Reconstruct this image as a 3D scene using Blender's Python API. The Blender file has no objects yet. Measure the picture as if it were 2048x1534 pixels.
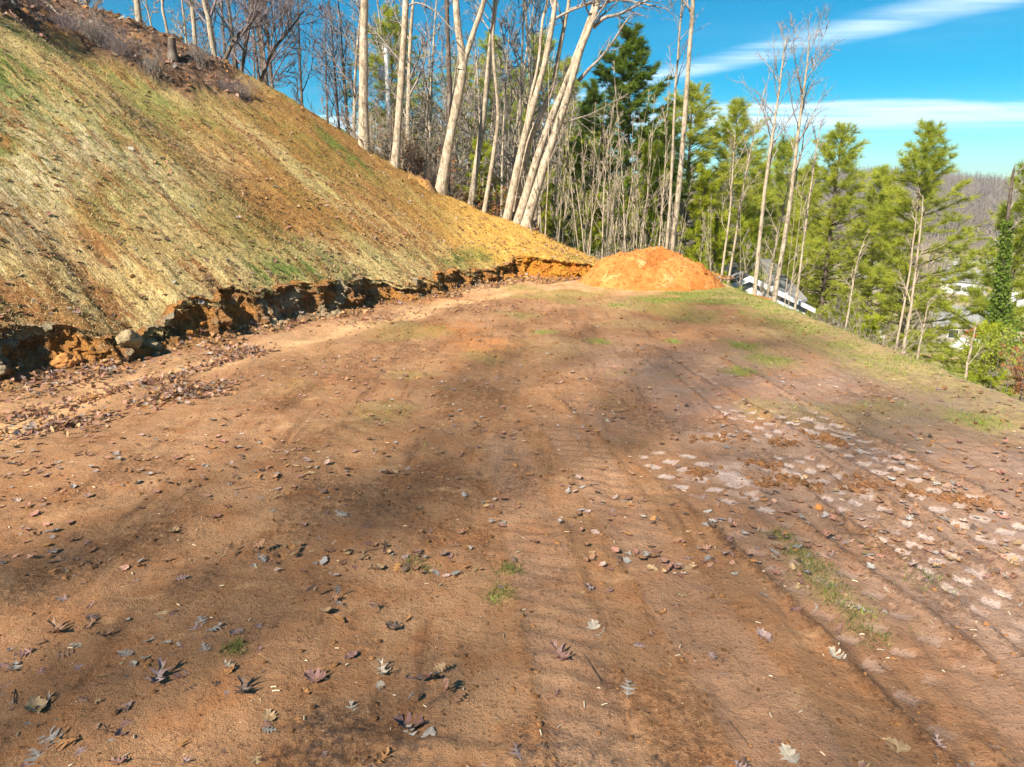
import bpy, math, random
import numpy as np
from mathutils import Vector

random.seed(7)
RNG = np.random.default_rng(7)
rad = math.radians
scene = bpy.context.scene
COL = scene.collection

# ------------------------------------------------------------------ camera
CAM_H, PITCH, FPX = 2.2, 15.0, 1365.3
cam_d = bpy.data.cameras.new('camera')
cam_d.sensor_width = 36.0
cam_d.lens = 24.0
cam_d.clip_start = 0.05
cam_d.clip_end = 6000.0
cam = bpy.data.objects.new('camera', cam_d)
COL.objects.link(cam)
cam.location = (0, 0, CAM_H)
cam.rotation_euler = (rad(90 - PITCH), 0, 0)
scene.camera = cam

# ------------------------------------------------------------------ sun, sky, exposure
SUN_FROM = Vector((-0.58, -0.81, 0.0)).normalized()
SUN_EL = 38.0
SUN_STRENGTH = 4.6
SKY_STRENGTH = 0.068
EXPOSURE = 1.36
sv = Vector((SUN_FROM.x * math.cos(rad(SUN_EL)), SUN_FROM.y * math.cos(rad(SUN_EL)), math.sin(rad(SUN_EL))))
sun_d = bpy.data.lights.new('sun', 'SUN')
sun_d.energy = SUN_STRENGTH
sun_d.angle = rad(0.9)
sun_d.color = (1.0, 0.92, 0.78)
sun = bpy.data.objects.new('sun', sun_d)
COL.objects.link(sun)
sun.rotation_euler = (-sv).to_track_quat('-Z', 'Y').to_euler()
sun.location = (-30, -30, 40)

scene.view_settings.view_transform = 'Standard'
scene.view_settings.look = 'None'
scene.view_settings.exposure = EXPOSURE
scene.view_settings.gamma = 1.0
scene.view_settings.use_curve_mapping = False
scene.render.engine = 'CYCLES'
scene.cycles.use_denoising = True
scene.cycles.adaptive_threshold = 0.02
scene.cycles.max_bounces = 5
scene.cycles.diffuse_bounces = 2
scene.cycles.glossy_bounces = 2
scene.cycles.transmission_bounces = 3
scene.cycles.transparent_max_bounces = 4
scene.cycles.caustics_reflective = False
scene.cycles.caustics_refractive = False


class NT:
    """small node-tree helper"""
    def __init__(self, tree):
        self.t = tree
    def n(self, kind, **kw):
        nd = self.t.nodes.new(kind)
        for k, v in kw.items():
            setattr(nd, k, v)
        return nd
    def put(self, sock, v):
        if v is None:
            return
        if hasattr(v, 'is_output'):
            self.t.links.new(v, sock)
        elif isinstance(v, (int, float)):
            try:
                sock.default_value = v
            except TypeError:
                sock.default_value = (v, v, v)
        else:
            v = tuple(v)
            if len(sock.default_value) == 4 and len(v) == 3:
                v = v + (1.0,)
            sock.default_value = v
    def math(self, op, a, b=None, c=None, clamp=False):
        nd = self.n('ShaderNodeMath', operation=op, use_clamp=clamp)
        for i, v in enumerate((a, b, c)):
            if v is not None:
                self.put(nd.inputs[i], v)
        return nd.outputs[0]
    def vmath(self, op, a, b=None):
        nd = self.n('ShaderNodeVectorMath', operation=op)
        self.put(nd.inputs[0], a)
        if b is not None:
            self.put(nd.inputs[1], b)
        return nd.outputs['Vector']
    def noise(self, vec, scale, detail=4, rough=0.55, dist=0.0, out='Fac'):
        nd = self.n('ShaderNodeTexNoise')
        self.put(nd.inputs['Vector'], vec)
        nd.inputs['Scale'].default_value = scale
        nd.inputs['Detail'].default_value = detail
        nd.inputs['Roughness'].default_value = rough
        nd.inputs['Distortion'].default_value = dist
        return nd.outputs[out]
    def voro(self, vec, scale, feature='F1', out='Distance', rnd=1.0):
        nd = self.n('ShaderNodeTexVoronoi', feature=feature)
        self.put(nd.inputs['Vector'], vec)
        nd.inputs['Scale'].default_value = scale
        nd.inputs['Randomness'].default_value = rnd
        return nd.outputs[out]
    def ss(self, v, lo, hi, a=0.0, b=1.0):
        nd = self.n('ShaderNodeMapRange', interpolation_type='SMOOTHSTEP')
        self.put(nd.inputs['Value'], v)
        nd.inputs['From Min'].default_value = lo
        nd.inputs['From Max'].default_value = hi
        nd.inputs['To Min'].default_value = a
        nd.inputs['To Max'].default_value = b
        return nd.outputs[0]
    def mix(self, f, a, b, mode='MIX'):
        nd = self.n('ShaderNodeMix', data_type='RGBA', blend_type=mode)
        self.put(nd.inputs[0], f)
        self.put(nd.inputs[6], a)
        self.put(nd.inputs[7], b)
        return nd.outputs[2]
    def attr(self, name, out='Fac'):
        return self.n('ShaderNodeAttribute', attribute_name=name).outputs[out]
    def scale(self, vec, s):
        nd = self.n('ShaderNodeVectorMath', operation='MULTIPLY')
        self.put(nd.inputs[0], vec)
        nd.inputs[1].default_value = s
        return nd.outputs[0]
    def bump(self, h, dist, strength=1.0, normal=None):
        nd = self.n('ShaderNodeBump')
        nd.inputs['Strength'].default_value = strength
        nd.inputs['Distance'].default_value = dist
        self.put(nd.inputs['Height'], h)
        if normal is not None:
            self.t.links.new(normal, nd.inputs['Normal'])
        return nd.outputs[0]


world = bpy.data.worlds.new('World')
scene.world = world
world.use_nodes = True
w = NT(world.node_tree)
world.node_tree.nodes.clear()
sky = w.n('ShaderNodeTexSky', sky_type='NISHITA', sun_disc=False)
sky.sun_elevation = rad(SUN_EL)
sky.sun_rotation = math.atan2(SUN_FROM.x, SUN_FROM.y)
sky.altitude = 700
sky.air_density = 1.0
sky.dust_density = 0.3
sky.ozone_density = 2.0
hs = w.n('ShaderNodeHueSaturation')
hs.inputs['Hue'].default_value = 0.480
hs.inputs['Saturation'].default_value = 2.25
hs.inputs['Value'].default_value = 0.72
w.put(hs.inputs['Color'], sky.outputs[0])
gen = w.n('ShaderNodeTexCoord').outputs['Generated']
sep = w.n('ShaderNodeSeparateXYZ')
w.put(sep.inputs[0], gen)
zc_ = w.math('MAXIMUM', sep.outputs[2], 0.02)
px_ = w.math('DIVIDE', sep.outputs[0], zc_)
py_ = w.math('DIVIDE', sep.outputs[1], zc_)
cv = w.n('ShaderNodeCombineXYZ')
w.put(cv.inputs[0], px_)
w.put(cv.inputs[1], py_)
pl = cv.outputs[0]
def rotated(vec, ang, sc):
    m = w.n('ShaderNodeMapping', vector_type='POINT')
    w.put(m.inputs['Vector'], vec)
    m.inputs['Rotation'].default_value = (0, 0, ang)
    m.inputs['Scale'].default_value = sc
    return m.outputs[0]
# cirrus streak running across the upper sky
ax, ay, bx_, by_ = 1.70, 5.30, 2.39, 3.91
dl = math.hypot(bx_ - ax, by_ - ay)
nx_, ny_ = -(by_ - ay) / dl, (bx_ - ax) / dl
d1 = w.math('ADD', w.math('MULTIPLY', px_, nx_), w.math('MULTIPLY', py_, ny_))
d1 = w.math('SUBTRACT', d1, nx_ * ax + ny_ * ay)
wob = w.noise(pl, 0.9, 5, 0.62)
d1 = w.math('ADD', d1, w.math('MULTIPLY', w.math('SUBTRACT', wob, 0.5), 0.42))
band1 = w.math('MULTIPLY', w.ss(w.math('ABSOLUTE', d1), 0.0, 0.40, 1.0, 0.0), w.ss(w.noise(rotated(pl, -1.11, (0.5, 3.0, 1)), 1.3, 6, 0.60), 0.15, 0.75))
# low bank of cirrus
n2 = w.noise(rotated(pl, 0.22, (0.40, 0.75, 1)), 0.75, 8, 0.60, 0.5)
d2 = w.math('SUBTRACT', w.math('ADD', py_, w.math('MULTIPLY', px_, 0.192)), 8.3)
d2 = w.math('ADD', d2, w.math('MULTIPLY', w.math('SUBTRACT', n2, 0.5), 3.2))
b2 = w.math('MULTIPLY', w.math('MULTIPLY', w.ss(d2, -0.35, 0.5), w.ss(d2, 0.4, 5.0, 1.0, 0.25)), w.ss(w.noise(rotated(pl, 0.22, (0.25, 1.3, 1)), 0.8, 6, 0.6, 0.3), 0.25, 0.62))
n3 = w.noise(rotated(pl, 0.15, (0.3, 0.9, 1)), 0.33, 6, 0.6, 0.4)
b3 = w.math('MULTIPLY', w.ss(n3, 0.52, 0.85), 0.22)
hz = w.math('MULTIPLY', w.ss(sep.outputs[2], 0.0, 0.15, 1.0, 0.0), 0.30)
cl = w.math('MAXIMUM', w.math('MULTIPLY', band1, 0.55), w.math('MULTIPLY', b2, 0.72))
cl = w.math('MAXIMUM', cl, b3)
cl = w.math('MAXIMUM', cl, hz)
skycol = w.mix(1.0, hs.outputs[0], (0.42, 0.97, 1.0), 'MULTIPLY')
cloudcol = w.mix(cl, skycol, (8.6, 9.4, 10.2))
bg = w.n('ShaderNodeBackground')
bg.inputs['Strength'].default_value = SKY_STRENGTH
w.put(bg.inputs['Color'], cloudcol)
wo = w.n('ShaderNodeOutputWorld')
w.t.links.new(bg.outputs[0], wo.inputs[0])

# ------------------------------------------------------------------ maths helpers
CP, SP = math.cos(rad(PITCH)), math.sin(rad(PITCH))
def ray(px, py):
    u, v = (px - 1024) / FPX, (767 - py) / FPX
    return np.array([u, CP + v * SP, -SP + v * CP])
def at(px, py, Y):
    d = ray(px, py)
    t = Y / d[1]
    return np.array([d[0] * t, Y, CAM_H + d[2] * t])
def on_ground(px, py, z=0.0):
    d = ray(px, py)
    t = (z - CAM_H) / d[2]
    return np.array([d[0] * t, d[1] * t, z])

def _hash(i, j, k, seed):
    h = (i.astype(np.int64) * 374761393 + j.astype(np.int64) * 668265263 + k.astype(np.int64) * 2147483647 + seed * 1274126177) & 0xFFFFFFFF
    h = ((h ^ (h >> 13)) * 1274126177) & 0xFFFFFFFF
    h = (h ^ (h >> 16)) & 0xFFFFFFFF
    return h / 4294967295.0
def vnoise2(x, y, seed=0):
    xi, yi = np.floor(x), np.floor(y)
    fx, fy = x - xi, y - yi
    fx = fx * fx * fx * (fx * (fx * 6 - 15) + 10)
    fy = fy * fy * fy * (fy * (fy * 6 - 15) + 10)
    z = np.zeros_like(xi)
    a = _hash(xi, yi, z, seed); b = _hash(xi + 1, yi, z, seed)
    c = _hash(xi, yi + 1, z, seed); d = _hash(xi + 1, yi + 1, z, seed)
    return (a * (1 - fx) + b * fx) * (1 - fy) + (c * (1 - fx) + d * fx) * fy
def fbm2(x, y, oct=4, seed=0, gain=0.5, lac=2.03):
    x = np.asarray(x, float); y = np.asarray(y, float)
    s = np.zeros(np.broadcast(x, y).shape); a = 1.0; tot = 0.0
    for o in range(oct):
        s = s + a * vnoise2(x, y, seed + o * 17); tot += a
        x = x * lac + 13.7; y = y * lac + 7.3; a *= gain
    return s / tot
def vnoise3(x, y, z, seed=0):
    xi, yi, zi = np.floor(x), np.floor(y), np.floor(z)
    f = [x - xi, y - yi, z - zi]
    f = [q * q * (3 - 2 * q) for q in f]
    out = 0
    for dx in (0, 1):
        for dy in (0, 1):
            for dz in (0, 1):
                wgt = (f[0] if dx else 1 - f[0]) * (f[1] if dy else 1 - f[1]) * (f[2] if dz else 1 - f[2])
                out = out + wgt * _hash(xi + dx, yi + dy, zi + dz, seed)
    return out
def fbm3(x, y, z, oct=3, seed=0, gain=0.5):
    s = 0; a = 1.0; tot = 0
    for o in range(oct):
        s = s + a * vnoise3(x, y, z, seed + o * 31); tot += a
        x, y, z = x * 2.03 + 5.1, y * 2.03 + 9.2, z * 2.03 + 1.7; a *= gain
    return s / tot
def sst(x, a, b):
    t = np.clip((np.asarray(x, float) - a) / (b - a), 0, 1)
    return t * t * (3 - 2 * t)
def norm(v):
    return v / np.maximum(np.linalg.norm(v, axis=-1, keepdims=True), 1e-9)

# ------------------------------------------------------------------ mesh helpers
class MB:
    def __init__(self):
        self.v = []; self.q = []; self.t = []; self.c = []; self.nv = 0
    def add(self, v, quads=None, tris=None, col=None):
        v = np.asarray(v, float).reshape(-1, 3)
        if quads is not None and len(quads):
            self.q.append(np.asarray(quads, np.int64).reshape(-1, 4) + self.nv)
        if tris is not None and len(tris):
            self.t.append(np.asarray(tris, np.int64).reshape(-1, 3) + self.nv)
        if col is not None:
            col = np.asarray(col, float)
            if col.ndim == 1:
                col = np.tile(col, (len(v), 1))
            self.c.append(col)
        self.v.append(v); self.nv += len(v)
        return self
    def tube(self, P, R, sides):
        P = np.asarray(P, float); R = np.asarray(R, float)
        if P.ndim == 2:
            P = P[None]; R = R[None]
        K, N, _ = P.shape
        if K == 0:
            return self
        T = norm(np.gradient(P, axis=1))
        m = norm(T.mean(axis=1))
        ref = np.where(np.abs(m[:, 2:3]) > 0.8, np.array([[1.0, 0, 0]]), np.array([[0, 0, 1.0]]))[:, None, :]
        e1 = norm(np.cross(T, np.broadcast_to(ref, T.shape)))
        e2 = np.cross(T, e1)
        a = np.linspace(0, 2 * np.pi, sides, endpoint=False)
        V = P[:, :, None, :] + R[:, :, None, None] * (np.cos(a)[None, None, :, None] * e1[:, :, None, :] + np.sin(a)[None, None, :, None] * e2[:, :, None, :])
        idx = np.arange(K * N * sides).reshape(K, N, sides)
        i0 = idx[:, :-1, :]; i1 = idx[:, 1:, :]
        q = np.stack([i0, np.roll(i0, -1, 2), np.roll(i1, -1, 2), i1], -1).reshape(-1, 4)
        return self.add(V.reshape(-1, 3), quads=q)
    def box(self, lo, hi):
        x0, y0, z0 = lo; x1, y1, z1 = hi
        v = [(x0,y0,z0),(x1,y0,z0),(x1,y1,z0),(x0,y1,z0),(x0,y0,z1),(x1,y0,z1),(x1,y1,z1),(x0,y1,z1)]
        return self.add(v, quads=[(0,3,2,1),(4,5,6,7),(0,1,5,4),(1,2,6,5),(2,3,7,6),(3,0,4,7)])
    def build(self, name, m, parent=None, smooth=True, loc=None, attrs=None):
        me = make_mesh(name, np.concatenate(self.v) if self.v else np.zeros((0, 3)), self.q, self.t, smooth,
                       np.concatenate(self.c) if self.c else None, attrs)
        return link(name, me, m, parent, loc)

def make_mesh(name, V, quads, tris, smooth=True, col=None, attrs=None):
    me = bpy.data.meshes.new(name)
    quads = np.concatenate(quads) if len(quads) else np.zeros((0, 4), np.int64)
    tris = np.concatenate(tris) if len(tris) else np.zeros((0, 3), np.int64)
    nl = quads.size + tris.size
    me.vertices.add(len(V))
    me.vertices.foreach_set('co', V.astype(np.float32).ravel())
    me.loops.add(nl)
    me.loops.foreach_set('vertex_index', np.concatenate([quads.ravel(), tris.ravel()]).astype(np.int32))
    nf = len(quads) + len(tris)
    me.polygons.add(nf)
    ls = np.concatenate([np.arange(len(quads)) * 4, quads.size + np.arange(len(tris)) * 3]).astype(np.int32)
    me.polygons.foreach_set('loop_start', ls)
    me.polygons.foreach_set('use_smooth', np.full(nf, smooth, bool))
    if col is not None:
        a = me.color_attributes.new('col', 'FLOAT_COLOR', 'POINT')
        c4 = np.ones((len(V), 4), np.float32); c4[:, :3] = col
        a.data.foreach_set('color', c4.ravel())
    for k, arr in (attrs or {}).items():
        arr = np.asarray(arr, np.float32)
        if arr.ndim == 2:
            a = me.attributes.new(k, 'FLOAT_VECTOR', 'POINT'); a.data.foreach_set('vector', arr.ravel())
        else:
            a = me.attributes.new(k, 'FLOAT', 'POINT'); a.data.foreach_set('value', arr)
    me.update(calc_edges=True)
    return me
def link(name, me, m, parent=None, loc=None):
    o = bpy.data.objects.new(name, me)
    COL.objects.link(o)
    if m is not None and me is not None and len(me.materials) == 0:
        me.materials.append(m)
    if parent is not None:
        o.parent = parent
    if loc is not None:
        o.location = loc
    return o
def grid_quads(nr, nc):
    i = np.arange(nr * nc).reshape(nr, nc)
    return np.stack([i[:-1, :-1], i[:-1, 1:], i[1:, 1:], i[1:, :-1]], -1).reshape(-1, 4)
def tag(o, label, cat=None, group=None, kind=None):
    o['label'] = label
    if cat: o['category'] = cat
    if group: o['group'] = group
    if kind: o['kind'] = kind
    return o
def empty(name, loc=(0, 0, 0)):
    o = bpy.data.objects.new(name, None)
    o.empty_display_size = 0.2
    COL.objects.link(o)
    o.location = loc
    return o
def copy_tree(src, loc, rz=0.0, sc=1.0, tilt=(0.0, 0.0)):
    r = src.copy(); COL.objects.link(r)
    r.location = loc
    r.rotation_euler = (tilt[0], tilt[1], rz)
    r.scale = (sc, sc, sc) if not isinstance(sc, tuple) else sc
    for ch in src.children:
        c = ch.copy(); COL.objects.link(c); c.parent = r
    return r

# ------------------------------------------------------------------ materials
def new_mat(name):
    m = bpy.data.materials.new(name)
    m.use_nodes = True
    m.node_tree.nodes.clear()
    t = NT(m.node_tree)
    out = t.n('ShaderNodeOutputMaterial')
    return m, t, out
def principled(t, out, col, rough=0.85, normal=None, spec=0.3):
    b = t.n('ShaderNodeBsdfPrincipled')
    t.put(b.inputs['Base Color'], col)
    t.put(b.inputs['Roughness'], rough)
    t.put(b.inputs['Specular IOR Level'], spec)
    if normal is not None:
        t.t.links.new(normal, b.inputs['Normal'])
    t.t.links.new(b.outputs[0], out.inputs['Surface'])
    return b
def pos(t):
    return t.n('ShaderNodeNewGeometry').outputs['Position']
def objco(t):
    return t.n('ShaderNodeTexCoord').outputs['Object']

def mat_pad():
    m, t, out = new_mat('pad_dirt')
    p = pos(t)
    big = t.noise(p, 0.55, 5, 0.6, 0.4)
    mid = t.noise(p, 3.2, 5, 0.65)
    fine = t.noise(p, 38, 4, 0.7)
    grit = t.noise(p, 160, 3, 0.7)
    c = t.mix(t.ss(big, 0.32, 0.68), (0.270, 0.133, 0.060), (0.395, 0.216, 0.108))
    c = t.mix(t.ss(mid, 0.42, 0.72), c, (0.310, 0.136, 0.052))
    stk = t.noise(t.scale(p, (5.0, 0.55, 1)), 1.0, 5, 0.7, 0.3)
    c = t.mix(t.ss(stk, 0.54, 0.70), c, t.scale(c, (0.62, 0.58, 0.54)))
    stk2 = t.noise(t.vmath('ADD', t.scale(p, (1.6, 3.0, 1)), (3.0, 9.0, 0.0)), 1.1, 5, 0.7, 0.6)
    c = t.mix(t.ss(stk2, 0.56, 0.72, 0.0, 0.8), c, (0.475, 0.275, 0.138))
    c = t.mix(t.math('MULTIPLY', t.ss(t.noise(p, 19, 5, 0.75), 0.56, 0.66), t.ss(stk2, 0.35, 0.6, 1.0, 0.2)), c, t.scale(c, (0.55, 0.50, 0.46)))
    c = t.mix(t.math('MULTIPLY', t.attr('red'), t.ss(mid, 0.25, 0.6)), c, (0.46, 0.185, 0.058))
    c = t.mix(t.math('MULTIPLY', t.attr('mauve'), t.ss(t.noise(p, 1.3, 5, 0.65), 0.25, 0.7, 0.15, 0.9)), c, (0.330, 0.215, 0.160))
    c = t.mix(t.math('MULTIPLY', t.attr('road_sun'), t.ss(t.noise(p, 1.6, 5, 0.6), 0.25, 0.6)), c, (0.64, 0.38, 0.185))  # paler compacted road, plus sunlight painted onto the far pad
    gn = t.noise(p, 7.0, 5, 0.7)
    crm = t.math('MULTIPLY', t.attr('crumb'), t.ss(t.noise(p, 26, 5, 0.75), 0.40, 0.58))
    c = t.mix(crm, c, t.scale(c, (0.52, 0.46, 0.40)))
    c = t.mix(t.math('MULTIPLY', t.attr('green'), t.ss(gn, 0.25, 0.50)), c, (0.215, 0.225, 0.042))
    c = t.mix(t.math('MULTIPLY', t.attr('straw'), t.ss(gn, 0.30, 0.60)), c, (0.46, 0.33, 0.14))
    c = t.mix(t.math('MULTIPLY', t.attr('dark'), t.ss(t.noise(p, 13, 5, 0.75), 0.45, 0.62)), c, (0.035, 0.034, 0.036))
    c = t.mix(t.ss(t.math('ADD', t.attr('pale'), t.math('MULTIPLY', t.math('SUBTRACT', fine, 0.5), 0.35)), 0.05, 0.85, 0.0, 0.80), c, t.mix(t.ss(mid, 0.3, 0.7), (0.53, 0.39, 0.33), (0.66, 0.51, 0.44)))  # sky reflection on wet clay put into the base colour
    c = t.mix(t.ss(fine, 0.54, 0.70), c, t.scale(c, (0.45, 0.42, 0.40)))
    c = t.mix(t.math('MULTIPLY', t.ss(t.noise(p, 75, 3, 0.7), 0.58, 0.66), t.ss(big, 0.35, 0.6)), c, t.scale(c, (0.33, 0.32, 0.31)))
    c = t.mix(t.ss(grit, 0.62, 0.85), c, t.scale(c, (0.40, 0.38, 0.36)))
    c = t.mix(t.ss(t.noise(p, 210, 2, 0.6), 0.66, 0.78), c, t.scale(c, (1.7, 1.65, 1.6)))
    ch = t.voro(p, 24, out='Distance', rnd=1.0)
    c = t.mix(t.math('MULTIPLY', t.ss(ch, 0.05, 0.11, 1, 0), t.ss(t.noise(p, 5, 2), 0.47, 0.58)), c, (0.62, 0.50, 0.36))
    h = t.math('ADD', t.math('MULTIPLY', fine, 1.0), t.math('MULTIPLY', grit, 0.5))
    h = t.math('ADD', h, t.math('MULTIPLY', t.noise(p, 14, 5, 0.7), 0.9))
    nrm = t.bump(h, 0.014, 1.0)
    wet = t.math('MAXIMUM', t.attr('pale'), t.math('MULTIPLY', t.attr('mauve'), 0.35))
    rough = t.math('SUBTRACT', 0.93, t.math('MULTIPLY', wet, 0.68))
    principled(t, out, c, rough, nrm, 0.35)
    return m

def mat_slope():
    m, t, out = new_mat('slope_straw')
    p = pos(t)
    sd = t.attr('suv', 'Vector')
    st = t.noise(t.scale(sd, (2.6, 0.45, 1)), 1.0, 5, 0.68)
    st2 = t.noise(t.scale(sd, (9.5, 1.8, 1)), 1.0, 5, 0.7)
    st3 = t.noise(t.scale(sd, (30.0, 8.0, 1)), 1.0, 4, 0.7)
    pat = t.noise(t.scale(sd, (0.45, 0.24, 1)), 1.0, 4, 0.6, 0.5)
    spk = t.noise(t.scale(sd, (1.0, 0.5, 1)), 22, 5, 0.8)
    straw = t.mix(t.ss(st2, 0.3, 0.7), (0.46, 0.31, 0.11), (0.72, 0.56, 0.27))
    soil = t.mix(t.ss(st, 0.35, 0.65), (0.30, 0.135, 0.050), (0.42, 0.215, 0.075))
    c = t.mix(t.ss(t.math('ADD', st, t.math('MULTIPLY', t.math('SUBTRACT', pat, 0.5), 0.9)), 0.40, 0.56), soil, straw)
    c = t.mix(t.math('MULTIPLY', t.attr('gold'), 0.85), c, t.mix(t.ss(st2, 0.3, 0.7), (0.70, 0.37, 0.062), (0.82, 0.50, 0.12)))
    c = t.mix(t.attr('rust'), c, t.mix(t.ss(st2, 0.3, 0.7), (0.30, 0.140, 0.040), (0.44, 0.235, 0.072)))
    gmask = t.math('MULTIPLY', t.attr('green'), t.ss(t.math('ADD', t.math('MULTIPLY', st2, 0.6), t.math('MULTIPLY', st, 0.5)), 0.46, 0.62))
    c = t.mix(gmask, c, t.mix(t.ss(spk, 0.3, 0.7), (0.080, 0.130, 0.024), (0.22, 0.28, 0.05)))
    c = t.mix(t.math('MULTIPLY', t.attr('pale'), t.ss(st2, 0.35, 0.6)), c, (0.66, 0.53, 0.31))
    lit = t.mix(t.ss(t.noise(p, 5, 5, 0.7), 0.35, 0.65), (0.085, 0.052, 0.034), (0.23, 0.135, 0.085))
    lit = t.mix(t.ss(t.noise(p, 0.7, 4, 0.6), 0.55, 0.70), lit, (0.36, 0.185, 0.065))
    c = t.mix(t.attr('litter'), c, lit)
    c = t.mix(t.ss(spk, 0.50, 0.66), c, t.scale(c, (0.30, 0.27, 0.25)))
    c = t.mix(t.ss(st3, 0.53, 0.68), c, t.scale(c, (0.34, 0.31, 0.28)))
    c = t.mix(t.ss(t.noise(t.scale(sd, (5.0, 0.9, 1)), 1.0, 6, 0.72), 0.54, 0.66), c, t.scale(c, (0.50, 0.46, 0.42)))
    c = t.mix(t.ss(t.noise(p, 75, 2, 0.6), 0.64, 0.76), c, t.scale(c, (1.45, 1.4, 1.3)))
    h = t.math('ADD', t.math('MULTIPLY', st3, 1.0), t.math('ADD', t.math('MULTIPLY', spk, 1.3), t.math('MULTIPLY', st2, 1.6)))
    nrm = t.bump(h, 0.04, 1.0)
    principled(t, out, c, 0.95, nrm, 0.15)
    return m

def mat_bank():
    m, t, out = new_mat('bank_clay')
    p = pos(t)
    a = t.noise(p, 1.1, 5, 0.62, 0.6)
    b = t.noise(p, 3.6, 5, 0.65, 0.5)
    f = t.noise(p, 34, 4, 0.75)
    c = t.mix(t.ss(a, 0.36, 0.62), (0.36, 0.19, 0.085), (0.60, 0.27, 0.070))
    c = t.mix(t.ss(b, 0.54, 0.68), c, (0.40, 0.29, 0.17))
    c = t.mix(t.math('MULTIPLY', t.ss(t.noise(p, 0.9, 3, 0.5), 0.50, 0.56), t.ss(b, 0.35, 0.6)), c, (0.46, 0.38, 0.25))
    c = t.mix(t.ss(t.noise(p, 2.3, 3, 0.6), 0.63, 0.72), c, (0.60, 0.235, 0.035))
    c = t.mix(t.attr('gold'), c, t.mix(t.ss(b, 0.4, 0.6), (0.72, 0.35, 0.045), (0.66, 0.24, 0.04)))
    c = t.mix(t.math('MULTIPLY', t.attr('talus'), 0.8), c, t.mix(t.ss(b, 0.35, 0.65), (0.36, 0.195, 0.09), (0.47, 0.28, 0.14)))
    c = t.mix(t.ss(f, 0.50, 0.64), c, t.scale(c, (0.42, 0.38, 0.36)))
    c = t.mix(t.ss(t.noise(p, 7, 5, 0.7), 0.56, 0.66), c, t.scale(c, (0.50, 0.46, 0.43)))
    h = t.math('ADD', t.math('MULTIPLY', t.noise(p, 11, 6, 0.75), 2.0), f)
    vs = t.noise(t.scale(p, (1, 1, 0.22)), 16, 4, 0.7)
    h = t.math('ADD', h, t.math('MULTIPLY', vs, 1.2))
    principled(t, out, c, 0.95, t.bump(h, 0.07, 1.0), 0.15)
    return m

def mat_mound():
    m, t, out = new_mat('mound_clay')
    p = pos(t)
    a = t.noise(p, 1.4, 5, 0.6)
    f = t.noise(p, 26, 5, 0.75)
    c = t.mix(t.ss(a, 0.35, 0.65), (0.44, 0.155, 0.036), (0.60, 0.26, 0.075))
    c = t.mix(t.ss(t.noise(p, 5, 5, 0.7), 0.52, 0.66), c, (0.37, 0.125, 0.03))
    c = t.mix(t.ss(t.noise(p, 2.2, 4, 0.6, 0.8), 0.58, 0.68), c, (0.58, 0.33, 0.13))
    c = t.mix(t.ss(f, 0.58, 0.75), c, t.scale(c, (0.45, 0.42, 0.4)))
    h = t.math('ADD', f, t.math('MULTIPLY', t.noise(p, 8, 5, 0.7), 2))
    principled(t, out, c, 0.95, t.bump(h, 0.05, 0.8), 0.15)
    return m

def mat_ground():
    m, t, out = new_mat('ground_cover')
    p = pos(t)
    a = t.noise(p, 0.025, 5, 0.6)
    b = t.noise(p, 0.35, 5, 0.65)
    f = t.noise(p, 6, 5, 0.75)
    c = t.mix(t.ss(b, 0.35, 0.65), (0.20, 0.135, 0.075), (0.36, 0.26, 0.14))
    far = t.mix(t.ss(a, 0.40, 0.60), (0.46, 0.34, 0.19), (0.27, 0.25, 0.10))
    far = t.mix(t.ss(t.noise(p, 0.045, 4, 0.6), 0.56, 0.62), far, (0.48, 0.30, 0.17))
    sp = t.n('ShaderNodeSeparateXYZ'); t.put(sp.inputs[0], p)
    c = t.mix(t.ss(sp.outputs[1], 60, 90), c, far)
    hillc = t.mix(t.ss(t.noise(p, 0.05, 6, 0.7), 0.35, 0.65), (0.135, 0.105, 0.085), (0.22, 0.17, 0.13))
    c = t.mix(t.ss(sp.outputs[1], 240, 330), c, hillc)
    c = t.mix(t.ss(f, 0.5, 0.75), c, t.scale(c, (0.5, 0.48, 0.45)))
    principled(t, out, c, 0.95, t.bump(f, 0.06, 0.8), 0.1)
    return m

def mat_bark(name, ca, cb, cc, sc=1.0):
    m, t, out = new_mat(name)
    p = objco(t)
    a = t.noise(t.scale(p, (1, 1, 0.18)), 22 * sc, 5, 0.7)
    b = t.noise(p, 2.3, 4, 0.6)
    c = t.mix(t.ss(a, 0.35, 0.68), ca, cb)
    c = t.mix(t.ss(b, 0.50, 0.68), c, cc)
    c = t.mix(t.ss(t.noise(t.scale(p, (1, 1, 0.45)), 9, 5, 0.75), 0.47, 0.60), c, t.scale(c, (0.55, 0.53, 0.51)))
    c = t.mix(t.ss(t.noise(t.scale(p, (1, 1, 2.2)), 7, 3, 0.6), 0.64, 0.74), c, t.scale(c, (0.5, 0.48, 0.46)))
    principled(t, out, c, 0.9, t.bump(a, 0.03, 0.8), 0.15)
    return m

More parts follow.
